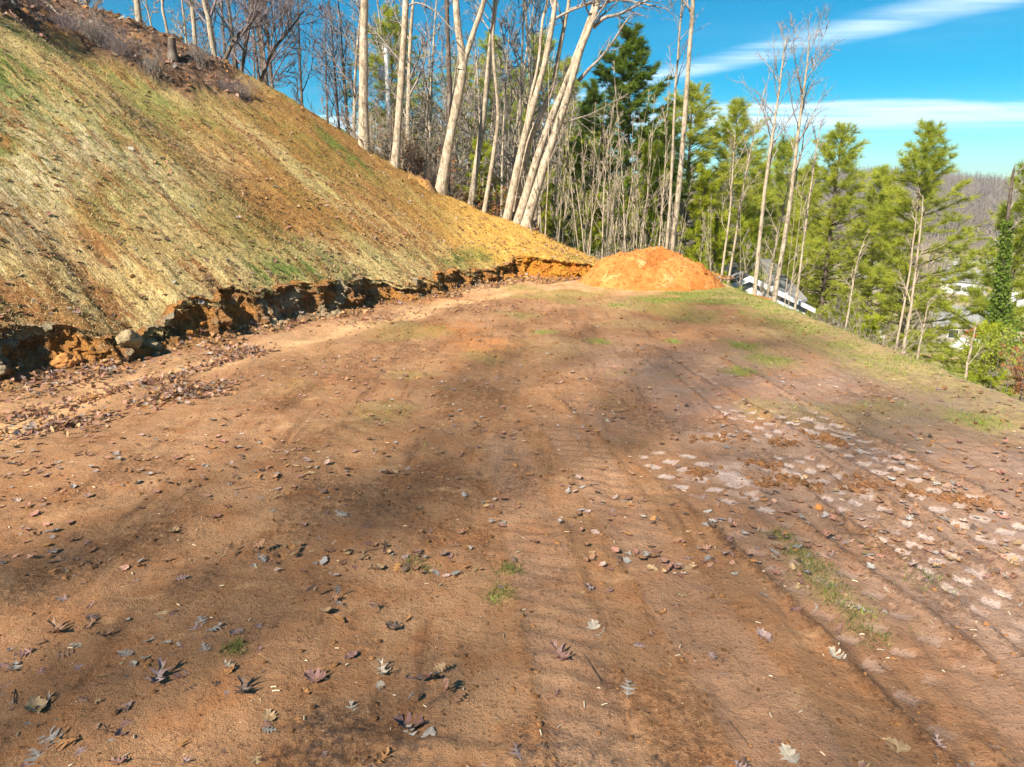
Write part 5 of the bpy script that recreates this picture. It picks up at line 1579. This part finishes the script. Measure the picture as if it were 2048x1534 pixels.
# ------------------------------------------------------------------ ground litter: leaves, grass, clods
def leaf_mesh(kind, seed, curl, fold):
    rng = np.random.default_rng(seed)
    n = 22; t = np.linspace(0, 1, n)
    env = np.sin(np.pi * np.clip(t, 0.0, 1) ** 0.85) ** 0.75
    if kind == 'oak':
        lob = 0.5 + 0.5 * np.cos(2 * np.pi * (t * 4.1 + 0.25)); w_ = env * (0.055 + 0.39 * lob ** 1.6); sh = 0.13 * lob
    elif kind == 'broad':
        lob = 0.5 + 0.5 * np.cos(2 * np.pi * (t * 4.8 + 0.1)); w_ = env * (0.24 + 0.18 * lob); sh = 0.06 * lob
    else:
        lob = 0.5 + 0.5 * np.cos(2 * np.pi * t * 9); w_ = env * (0.27 + 0.025 * lob); sh = 0.01 * lob
    V = []; stem = 0.0
    for i in range(n):
        for k, sgn in enumerate((-1, -0.5, 0, 0.5, 1)):
            ww = w_[i] * (1 + 0.12 * rng.normal() * (abs(sgn) == 1))
            x = sgn * ww; y = t[i] - 0.5 + abs(sgn) * sh[i]
            z = fold * abs(x) * 1.3 + curl * (y * y) * 1.6 + 0.05 * math.sin(7 * y + seed) * abs(sgn) + (0.10 * curl * rng.normal() if abs(sgn) == 1 else 0)
            V.append((x, y, z))
    V = np.array(V); V[:, 2] -= V[:, 2].min()
    q = grid_quads(n, 5)
    st = np.array([(-.012, -.5, V[2, 2]), (.012, -.5, V[2, 2]), (.02, -.68, V[2, 2] + .03), (.0, -.68, V[2, 2] + .03)])
    me = make_mesh('fallen_leaf', np.vstack([V, st]) * 0.13, [q, np.array([[0, 1, 2, 3]]) + len(V)], [], True)
    return me
LEAFM = [leaf_mesh('oak', 1, 0.10, 0.05), leaf_mesh('oak', 2, 0.55, 0.30), leaf_mesh('oak', 3, 0.25, -0.25), leaf_mesh('oak', 4, 0.9, 0.5),
         leaf_mesh('broad', 5, 0.2, 0.15), leaf_mesh('broad', 6, 0.7, 0.5), leaf_mesh('ovate', 7, 0.2, 0.2), leaf_mesh('ovate', 8, 0.7, 0.6)]
LM = dict(silver=mat_leaf('leaf_silver', (0.325, 0.285, 0.245), (0.40, 0.36, 0.31)), tan=mat_leaf('leaf_tan', (0.43, 0.29, 0.15), (0.5, 0.36, 0.2)),
          brown=mat_leaf('leaf_brown', (0.27, 0.15, 0.09), (0.36, 0.22, 0.14)), maroon=mat_leaf('leaf_maroon', (0.265, 0.14, 0.12), (0.36, 0.22, 0.18)),
          orange=mat_leaf('leaf_orange', (0.42, 0.20, 0.07), (0.5, 0.3, 0.15)), dark=mat_leaf('leaf_dark', (0.11, 0.075, 0.06), (0.16, 0.11, 0.09)),
          mauve=mat_leaf('leaf_mauve', (0.29, 0.20, 0.185), (0.38, 0.28, 0.25)), white=mat_leaf('leaf_white', (0.43, 0.365, 0.28), (0.48, 0.41, 0.33)))
for me in LEAFM:
    me.materials.append(LM['brown'])
def put_leaf(x, y, mi, mk, sc, rz, lab, group=None, tilt=0.12, lift=-0.002):
    o = bpy.data.objects.new('fallen_leaf', LEAFM[mi]); COL.objects.link(o)
    z = float(padz(x, y)[0])
    o.location = (x, y, z + lift); o.rotation_euler = (RNG.normal() * tilt, RNG.normal() * tilt, rz); o.scale = (sc, sc, sc * (0.7 if group is None else 0.45))
    o.material_slots[0].link = 'OBJECT'; o.material_slots[0].material = LM[mk]
    tag(o, lab, 'leaf', group)
    return o
hand = [
    (330, 1242, 6, 'tan', 1.15, 1.4, 'large pale tan oval leaf lying flat'), (403, 1254, 0, 'silver', 1.0, 0.5, 'crisp silver lobed leaf next to the large oval leaf'),
    (427, 1268, 2, 'silver', .85, -.6, 'small silver lobed leaf just below the crisp silver one'), (314, 1373, 3, 'mauve', 1.3, .1, 'big upright mauve-grey oak leaf casting a dark hollow'),
    (632, 1363, 5, 'maroon', 1.2, 1.1, 'wet reddish maroon crumpled leaf'), (73, 1425, 7, 'tan', 1.25, .8, 'large curled tan leaf like an open shell'),
    (102, 1476, 0, 'silver', 1.25, 1.1, 'long pale silver oak leaf low in the corner'), (75, 1512, 0, 'silver', 1.25, .8, 'second long silver oak leaf at the bottom corner'),
    (137, 1486, 2, 'orange', 1.0, 1.4, 'orange-brown lobed leaf beside the silver leaves'), (366, 1486, 0, 'orange', .9, .2, 'golden tan lobed leaf alone near the bottom edge'),
    (297, 1291, 4, 'white', .8, .3, 'white lobed leaf of the pale pair'), (333, 1293, 0, 'white', .85, 1.2, 'narrow white lobed leaf of the pale pair'),
    (253, 1317, 0, 'silver', .85, 1.2, 'grey silver leaf below the pale pair'), (294, 1322, 6, 'white', .75, .0, 'small white oval leaf below the pale pair'),
    (164, 1300, 0, 'white', 1.0, 1.5, 'bright white lobed leaf in the sunny streak'), (489, 1404, 3, 'dark', 1.1, .4, 'dark shrivelled leaf clump on the bare dirt'),
    (120, 1278, 3, 'brown', 1.15, .9, 'curled red-brown leaf in the sunny streak'), (1191, 1257, 4, 'white', 1.2, .2, 'broad pale grey lobed leaf on the middle dirt'),
    (1160, 1185, 6, 'tan', .8, -.6, 'narrow cream oval leaf on the middle dirt'), (786, 1250, 5, 'dark', .95, 1.0, 'dark brown cupped leaf alone on smooth dirt'),
    (764, 1346, 3, 'white', .9, .3, 'pale lobed leaf atop the small curled heap'), (760, 1371, 4, 'white', .65, .1, 'rounded whitish leaf below the small curled heap'),
    (820, 1470, 0, 'silver', .95, .2, 'silver oak leaf lying over the maroon leaf patch'), (858, 1474, 6, 'silver', .9, -.2, 'silver oval leaf beside the maroon leaf patch'),
    (818, 1450, 5, 'maroon', 1.5, 1.3, 'large flattened maroon leaf patch near the bottom edge'), (1123, 1322, 3, 'maroon', 1.15, .6, 'curled maroon oak leaf on the middle dirt'),
    (1256, 1377, 0, 'silver', 1.0, -.2, 'silver lobed leaf under a flat maroon one'), (1555, 1116, 4, 'white', 1.0, .1, 'white broad leaf between the track rows'),
    (1729, 1212, 0, 'white', 1.05, 1.0, 'long cream leaf beside the strip of grass'), (1526, 1274, 7, 'mauve', 1.0, .3, 'rolled pinkish leaf standing on its edge'),
    (1674, 1309, 5, 'white', 1.0, .4, 'pale folded leaf pair on the trodden mud'), (1579, 1514, 4, 'white', 1.0, .2, 'white scalloped leaf at the bottom edge'),
    (1796, 1486, 4, 'tan', 1.05, .9, 'pinkish tan leaf on the mud near the bottom corner'), (610, 1393, 5, 'orange', .5, .9, 'small orange curl beside the wet maroon leaf'),
    (348, 1065, 5, 'tan', 1.0, .5, 'tan crumpled leaf standing out midway up the dirt'), (685, 1035, 2, 'silver', 1.05, 1.0, 'silver and dark curled leaf midway up the dirt'),
]
for (a, b, mi, mk, sc, rz, lab) in hand:
    p = on_ground(a, b, 0.0)
    put_leaf(p[0], p[1], mi, mk, sc * 0.80, rz, lab)
kinds = list(LM.keys()); kw_ = [0.10, 0.10, 0.26, 0.20, 0.06, 0.06, 0.19, 0.03]
word = dict(silver='silver-grey', tan='tan', brown='brown', maroon='maroon', orange='orange', dark='blackened', mauve='mauve-grey', white='whitish')
cnt = 0
while cnt < 262:
    px, py = RNG.uniform(-60, 2100), 1534 - 560 * RNG.uniform(0, 1) ** 1.05
    p = on_ground(px, py + 20)
    if fbm2(np.array([p[0] * 1.1]), np.array([p[1] * 1.1]), 3, 501)[0] < RNG.uniform(0.25, 0.62): continue
    mk = kinds[int(RNG.choice(8, p=kw_))]; mi = int(RNG.choice(8, p=[.2, .2, .15, .15, .08, .1, .06, .06]))
    form = 'oval' if mi >= 6 else ('broad' if mi >= 4 else 'lobed oak')
    put_leaf(p[0], p[1], mi, mk, RNG.uniform(0.28, 0.64), RNG.uniform(0, 6.28), f'scattered {word[mk]} {form} leaf among many on the brown dirt', f'scattered {word[mk]} {form} leaves', 0.18)
    cnt += 1
LLM = [(nm, a, b) for nm, a, b in [('large oval leaf', 330, 1242), ('big upright mauve leaf', 314, 1373), ('wet maroon leaf', 632, 1363), ('curled shell leaf', 73, 1425), ('golden tan leaf', 366, 1486),
       ('dark leaf clump', 489, 1404), ('broad pale grey leaf', 1191, 1257), ('cream oval leaf', 1160, 1185), ('dark cupped leaf', 786, 1250), ('rounded whitish leaf', 760, 1371), ('maroon leaf patch', 818, 1450),
       ('white leaf between tracks', 1555, 1116), ('grass strip', 1640, 1150), ('rolled pinkish leaf', 1526, 1274), ('white scalloped leaf', 1579, 1514), ('pinkish tan leaf', 1796, 1486), ('orange-tan stone', 1639, 1016),
       ('tan crumpled leaf', 348, 1065), ('silver curled leaf', 685, 1035), ('silver leaf pair', 1256, 1377), ('bottom corner leaves', 90, 1500), ('wet clay patch with painted sheen', 1720, 950), ('small grass tuft', 828, 1130)]]
for g in sorted({o.get('group') for o in COL.objects if str(o.get('group', '')).startswith('scattered ')}):
    single_out(g, LLM, g.replace('scattered ', '').replace('leaves', 'leaf').replace('lobed oak', 'lobed') + ' on the dirt, {} to the {}')
# the rest of the leaves as one mass
base_lv = []
for me in LEAFM:
    v = np.zeros(len(me.vertices) * 3, np.float32); me.vertices.foreach_get('co', v)
    v = v.reshape(-1, 3)[:110].reshape(22, 5, 3)[[0, 1, 4, 6, 9, 12, 14, 17, 19, 21]][:, [0, 2, 4]]
    base_lv.append(v.reshape(-1, 3).astype(float))
LQ = grid_quads(10, 3)
lcols = np.array([(0.38, .35, .32), (.46, .31, .17), (.33, .18, .105), (.34, .175, .13), (.42, .21, .08), (.17, .115, .09), (.42, .30, .255), (.44, .25, .18)])
lw = MB()
def leaf_mass(XY, Z, sc, cols_p, lift=0.01, flat=0.5):
    n = len(XY)
    for k in range(8):
        sel = np.nonzero(RNG.integers(0, 8, n) == k)[0] if False else np.arange(k, n, 8)
        if not len(sel): continue
        m = len(sel)
        a = RNG.uniform(0, 6.28, m); tx = RNG.normal(size=m) * flat; ty = RNG.normal(size=m) * flat
        v = np.repeat(base_lv[k][None], m, 0) * sc[sel][:, None, None] * np.array([1, 1, 0.6])
        # tilt about x then y, then yaw
        c, s = np.cos(tx)[:, None], np.sin(tx)[:, None]
        y_, z_ = v[:, :, 1] * c - v[:, :, 2] * s, v[:, :, 1] * s + v[:, :, 2] * c
        c, s = np.cos(ty)[:, None], np.sin(ty)[:, None]
        x_, z_ = v[:, :, 0] * c + z_ * s, -v[:, :, 0] * s + z_ * c
        c, s = np.cos(a)[:, None], np.sin(a)[:, None]
        X = x_ * c - y_ * s + XY[sel, 0][:, None]; Y = x_ * s + y_ * c + XY[sel, 1][:, None]
        Zq = z_ + Z[sel][:, None] + lift + RNG.uniform(0, 0.015, m)[:, None]
        col = lcols[RNG.choice(8, m, p=cols_p)] * RNG.uniform(0.6, 1.25, (m, 1))
        nq = len(LQ)
        idx = (np.arange(m) * 30)[:, None, None] + LQ[None]
        lw.add(np.stack([X, Y, Zq], -1).reshape(-1, 3), quads=idx.reshape(-1, 4), col=np.repeat(col, 30, 0))
# scattered over the pad
n = 2700
pxy = []
while len(pxy) < n:
    px, py = RNG.uniform(-80, 2130, 400), RNG.uniform(575, 1150, 400)
    for a, b in zip(px, py):
        p = on_ground(a, b)
        if p[0] > 5.9 or p[0] < float(toe_x(p[1])) - 0.1 or p[1] > 20: continue
        if RNG.uniform() > 0.28 + 0.9 * (p[1] < 11) : continue
        pxy.append(p[:2])
pxy = np.array(pxy[:n])
keep = fbm2(pxy[:, 0] * 0.9, pxy[:, 1] * 0.9, 3, 511) > RNG.uniform(0.28, 0.66, n)
pxy = pxy[keep]
leaf_mass(pxy, padz(pxy[:, 0], pxy[:, 1]), RNG.uniform(0.30, 0.62, len(pxy)), [.13, .08, .24, .2, .06, .11, .14, .04], 0.002, 0.18)
# drifts along the bank and the old wheel ruts
drifts = [([(0, 880), (60, 868), (130, 850), (210, 838)], 0.12, 220, 'd'), ([(290, 810), (340, 795), (390, 785), (430, 775)], 0.17, 300, 'd'), ([(380, 800), (420, 770)], 0.2, 120, 'd'),
          ([(0, 835), (60, 825), (150, 805), (240, 785), (330, 760), (420, 730), (520, 702)], 0.11, 620, 'r'), ([(60, 790), (160, 765), (260, 738)], 0.14, 180, 'r'),
          ([(430, 712), (480, 703), (520, 700)], 0.16, 200, 'r'), ([(0, 770), (60, 765), (120, 750)], 0.2, 140, 'r'), ([(700, 655), (760, 640), (850, 625)], 0.3, 130, 'r'),
          ([(930, 628), (990, 615)], 0.3, 60, 'r'), ([(490, 1110), (540, 1105), (575, 1112)], 0.07, 11, 'r'), ([(640, 1205), (690, 1208)], 0.07, 7, 'r'), ([(770, 1390), (850, 1385), (920, 1388)], 0.06, 9, 'r')]
for pts, wd, n, kd in drifts:
    P = np.array([on_ground(*p)[:2] for p in pts]); Pr, _ = resample(P, 100)
    xy = Pr[RNG.integers(0, 100, n)] + RNG.normal(size=(n, 2)) * wd * np.array([1, 1.2])
    z = padz(xy[:, 0], xy[:, 1]) + np.abs(RNG.normal(size=n)) * 0.03
    leaf_mass(xy, z, RNG.uniform(0.35, 0.65, n), [.08, .10, .28, .20, .08, .08, .12, .06] if kd == 'd' else [.05, .10, .28, .22, .09, .06, .08, .12], 0.004, 0.55)
# leaves caught on the talus of the bank
n = 1500
bi_ = RNG.integers(0, NB, n); wi_ = RNG.integers(0, 17, n)
leaf_mass(np.stack([BX[bi_, wi_], BY[bi_, wi_]], 1), BZ[bi_, wi_], RNG.uniform(0.4, 0.85, n), [.05, .14, .24, .16, .14, .06, .08, .13], 0.02, 0.6)
# leaves on slope and litter strip
n = 2600
k_ = lit_idx[RNG.integers(0, len(lit_idx), n)]
leaf_mass(SP3[k_[:, 0], k_[:, 1], :2], SP3[k_[:, 0], k_[:, 1], 2], RNG.uniform(0.7, 1.5, n), [.08, .12, .26, .14, .14, .12, .08, .06], 0.02, 0.7)
sl_idx = np.argwhere((lit_m < 0.3) & (D < dcc) & (SY > 4))
n = 2400
k_ = sl_idx[RNG.integers(0, len(sl_idx), n)]
leaf_mass(SP3[k_[:, 0], k_[:, 1], :2], SP3[k_[:, 0], k_[:, 1], 2], RNG.uniform(0.5, 1.0, n), [.06, .10, .28, .16, .12, .14, .08, .06], 0.01, 0.4)
o = lw.build('leaf_litter', M_VCOL, smooth=False)
tag(o, 'drifts and scatter of small dead leaves on the dirt, bank and slope', kind='stuff')

# straw and grass blades on the slope
def blades(base, n, hgt, wid, lean_dir, lean, cols, mbx, spread=0.5):
    d = norm(RNG.normal(size=(n, 3)) * spread + lean_dir * lean + np.array([0, 0, 1.0 - lean]))
    s = norm(np.cross(d, RNG.normal(size=(n, 3)))) * (wid * RNG.uniform(.6, 1.3, n))[:, None] * .5
    tip = base + d * (hgt * RNG.uniform(.5, 1.3, n))[:, None]
    V = np.stack([base - s, base + s, tip], 1).reshape(-1, 3)
    mbx.add(V, tris=np.arange(3 * n).reshape(-1, 3), col=np.repeat(cols, 3, 0))
sm_ = MB()
pr = (lit_m < 0.5) & (D < dcc + .2) & (SY > 4)
idx = np.argwhere(pr)
n = 190000
k_ = idx[RNG.integers(0, len(idx), n)]
b = SP3[k_[:, 0], k_[:, 1]] + RNG.normal(size=(n, 3)) * [0.05, 0.05, 0.01]
gm = grn[k_[:, 0], k_[:, 1]]; gd = gold[k_[:, 0], k_[:, 1]]; ru = rust[k_[:, 0], k_[:, 1]]
isg = RNG.uniform(0, 1, n) < gm * 0.75
straw = np.array([.60, .47, .24]) * RNG.uniform(.6, 1.2, (n, 1)); straw = straw * (1 - gd[:, None] * np.array([0, .22, .55])) * (1 - ru[:, None] * np.array([.25, .4, .5]))
cols = np.where(isg[:, None], np.array([.11, .17, .035]) * RNG.uniform(.6, 1.6, (n, 1)), straw)
blades(b, n, np.where(isg, 0.08, 0.07), np.where(isg, 0.009, 0.008), np.array([0.6, -.3, -.3]), 0.35, cols, sm_, 0.7)
o = sm_.build('straw_mulch', M_VCOL, smooth=False)
tag(o, 'loose straw and thin grass sprouts on the cut slope', kind='stuff')
# grass on the pad
gmb = MB()
n = 110000
gxs = RNG.uniform(-4, 6.6, n); gys = 20.5 * RNG.uniform(0.06, 1, n) ** 1.0
zz, FF = pad_fields(gxs, gys)
kp = RNG.uniform(0, 1, n) < FF['green'] ** 1.3 * (0.35 + 0.65 * (FF['green'] > 0.45))
b = np.stack([gxs, gys, zz], 1)[kp]; m_ = len(b)
c = np.array([.17, .23, .035]) * RNG.uniform(.55, 1.6, (m_, 1)); c[RNG.uniform(0, 1, m_) < .25] = (.34, .29, .11)
for rep in range(3):
    blades(b + RNG.normal(size=b.shape) * [.03, .03, 0], m_, np.full(m_, .045), np.full(m_, .007), np.zeros(3), 0.0, c, gmb, 0.55)
# near tufts
for (gx_, gy_, r) in [g for g in GREENP if g[2] < 0.2]:
    q = RNG.normal(size=(160, 2)) * r * 0.55 + [gx_, gy_]
    b = np.stack([q[:, 0], q[:, 1], padz(q[:, 0], q[:, 1])], 1)
    c = np.array([.10, .125, .03]) * RNG.uniform(.5, 1.7, (160, 1)); c[RNG.uniform(0, 1, 160) < .25] = (.30, .26, .11)
    blades(b, 160, np.full(160, .04), np.full(160, .005), np.zeros(3), 0, c, gmb, 0.9)
o = gmb.build('grass', M_VCOL, smooth=False)
tag(o, 'thin green grass sprouting in patches on the pad', kind='stuff')
# clods, chips and twigs
iv, iff = ico(None, 0)
cm = MB()
n = 20000
cx = RNG.uniform(-6, 5.7, n); cy = 1.3 + 15 * RNG.uniform(0, 1, n) ** 1.6
near_tr = np.zeros(n)
for pts, wd, kind in TRACKS:
    a, _ = track(cx, cy, pts, wd); near_tr = np.maximum(near_tr, np.exp(-((np.abs(a) - 1.1) / 0.25) ** 2))
dt = cx - toe_x(cy)
near_tr = np.maximum(near_tr, np.exp(-(dt / 0.5) ** 2))
crf = pad_fields(cx, cy)[1]['crumb']
kp = RNG.uniform(0, 1, n) < 0.14 + 0.6 * near_tr + 0.5 * crf
cx, cy = cx[kp], cy[kp]; m_ = len(cx)
sz = RNG.gamma(1.7, 0.0035, m_) * (1 + 1.2 * np.exp(-((cx - toe_x(cy)) / 0.6) ** 2)) * (0.7 + cy * 0.05) + 0.003
sz = np.minimum(sz, 0.008 + 0.0028 * cy)
jit = RNG.uniform(0.65, 1.35, (m_, 12, 1))
V = iv[None] * jit * sz[:, None, None] * np.array([1, 1, .7]) + np.stack([cx, cy, padz(cx, cy) + sz * .25], 1)[:, None, :]
cc = np.array([(.25, .12, .048)]) * RNG.uniform(.35, 1.15, (m_, 1))
cm.add(V.reshape(-1, 3), tris=(np.arange(m_) * 12)[:, None, None] + iff[None], col=np.repeat(cc, 12, 0))
# dragged rows of clods across the tracked mud
for (a, b, c_, d_) in [(1510, 965, 1640, 968), (1560, 960, 1650, 975), (1690, 975, 1760, 985), (1770, 975, 1900, 1000), (1380, 880, 1500, 882), (1380, 948, 1420, 950), (1890, 990, 1990, 1010), (1480, 930, 1560, 935), (1650, 885, 1690, 890), (1540, 885, 1600, 888), (1610, 875, 1660, 882)]:
    A, B_ = on_ground(a, b), on_ground(c_, d_); n = 90
    t = RNG.uniform(0, 1, (n, 1)); q = (A * (1 - t) + B_ * t)[:, :2] + RNG.normal(size=(n, 2)) * [.03, .05]
    sz = RNG.gamma(2., .0045, n) + .004
    V = iv[None] * RNG.uniform(.65, 1.35, (n, 12, 1)) * sz[:, None, None] * np.array([1, 1, .7]) + np.stack([q[:, 0], q[:, 1], padz(q[:, 0], q[:, 1]) + sz * .3], 1)[:, None, :]
    cm.add(V.reshape(-1, 3), tris=(np.arange(n) * 12)[:, None, None] + iff[None], col=np.repeat(np.array([(.20, .095, .042)]) * RNG.uniform(.6, 1.2, (n, 1)), 12, 0))
# clods on the mound and below the bank
n = 500
a = RNG.uniform(0, 6.28, n); r = RNG.uniform(0.5, 1.15, n); 
mv = np.zeros(len(mound.data.vertices) * 3, np.float32); mound.data.vertices.foreach_get('co', mv); mv = mv.reshape(-1, 3) + np.array(mound.location)
mv = mv[mv[:, 2] > 0.03]; q = mv[RNG.integers(0, len(mv), n)]
sz = RNG.gamma(1.7, .010, n) + .006
V = iv[None] * RNG.uniform(.65, 1.35, (n, 12, 1)) * sz[:, None, None] + q[:, None, :]
cm.add(V.reshape(-1, 3), tris=(np.arange(n) * 12)[:, None, None] + iff[None], col=np.repeat(np.array([(.46, .16, .04)]) * RNG.uniform(.6, 1.2, (n, 1)), 12, 0))
n = 2600
bi_ = RNG.integers(0, NB, n); wi_ = RNG.integers(0, 14, n)
q = np.stack([BX[bi_, wi_], BY[bi_, wi_], BZ[bi_, wi_]], 1) + RNG.normal(size=(n, 3)) * .02
sz = RNG.gamma(1.6, .009, n) + .006
V = iv[None] * RNG.uniform(.6, 1.4, (n, 12, 1)) * sz[:, None, None] * np.array([1, 1, .75]) + q[:, None, :]
cm.add(V.reshape(-1, 3), tris=(np.arange(n) * 12)[:, None, None] + iff[None], col=np.repeat(np.array([(.40, .215, .10)]) * RNG.uniform(.55, 1.2, (n, 1)), 12, 0))
o = cm.build('soil_clods', M_VSOIL, smooth=False)
tag(o, 'crumbs and clods of clay strewn over pad, mound and bank foot', kind='stuff')
tw = MB()
n = 700
cx = RNG.uniform(-5, 5.6, n); cy = 1.3 + 9 * RNG.uniform(0, 1, n) ** 1.4; a = RNG.uniform(0, 6.28, n); L = RNG.uniform(.01, .035, n); L[:60] = RNG.uniform(.06, .22, 60)
hz_ = padz(cx, cy) + .006
P = np.stack([np.stack([cx - np.cos(a) * L * .5, cy - np.sin(a) * L * .5, hz_], 1), np.stack([cx, cy, hz_ + .002], 1), np.stack([cx + np.cos(a) * L * .5, cy + np.sin(a) * L * .5, hz_], 1)], 1)
R = np.where(np.arange(n)[:, None] < 60, .003, .0035) * np.ones((n, 3))
tw.tube(P, R, 4)
cc = np.where(np.arange(n)[:, None] < 60, np.array([[.16, .10, .07]]), np.array([[.62, .50, .34]])) * RNG.uniform(.6, 1.1, (n, 1))
tw.c.append(np.repeat(cc, 12, 0))
o = tw.build('twig_debris', M_VSOIL)
tag(o, 'short twigs and pale wood chips scattered on the dirt', kind='stuff')
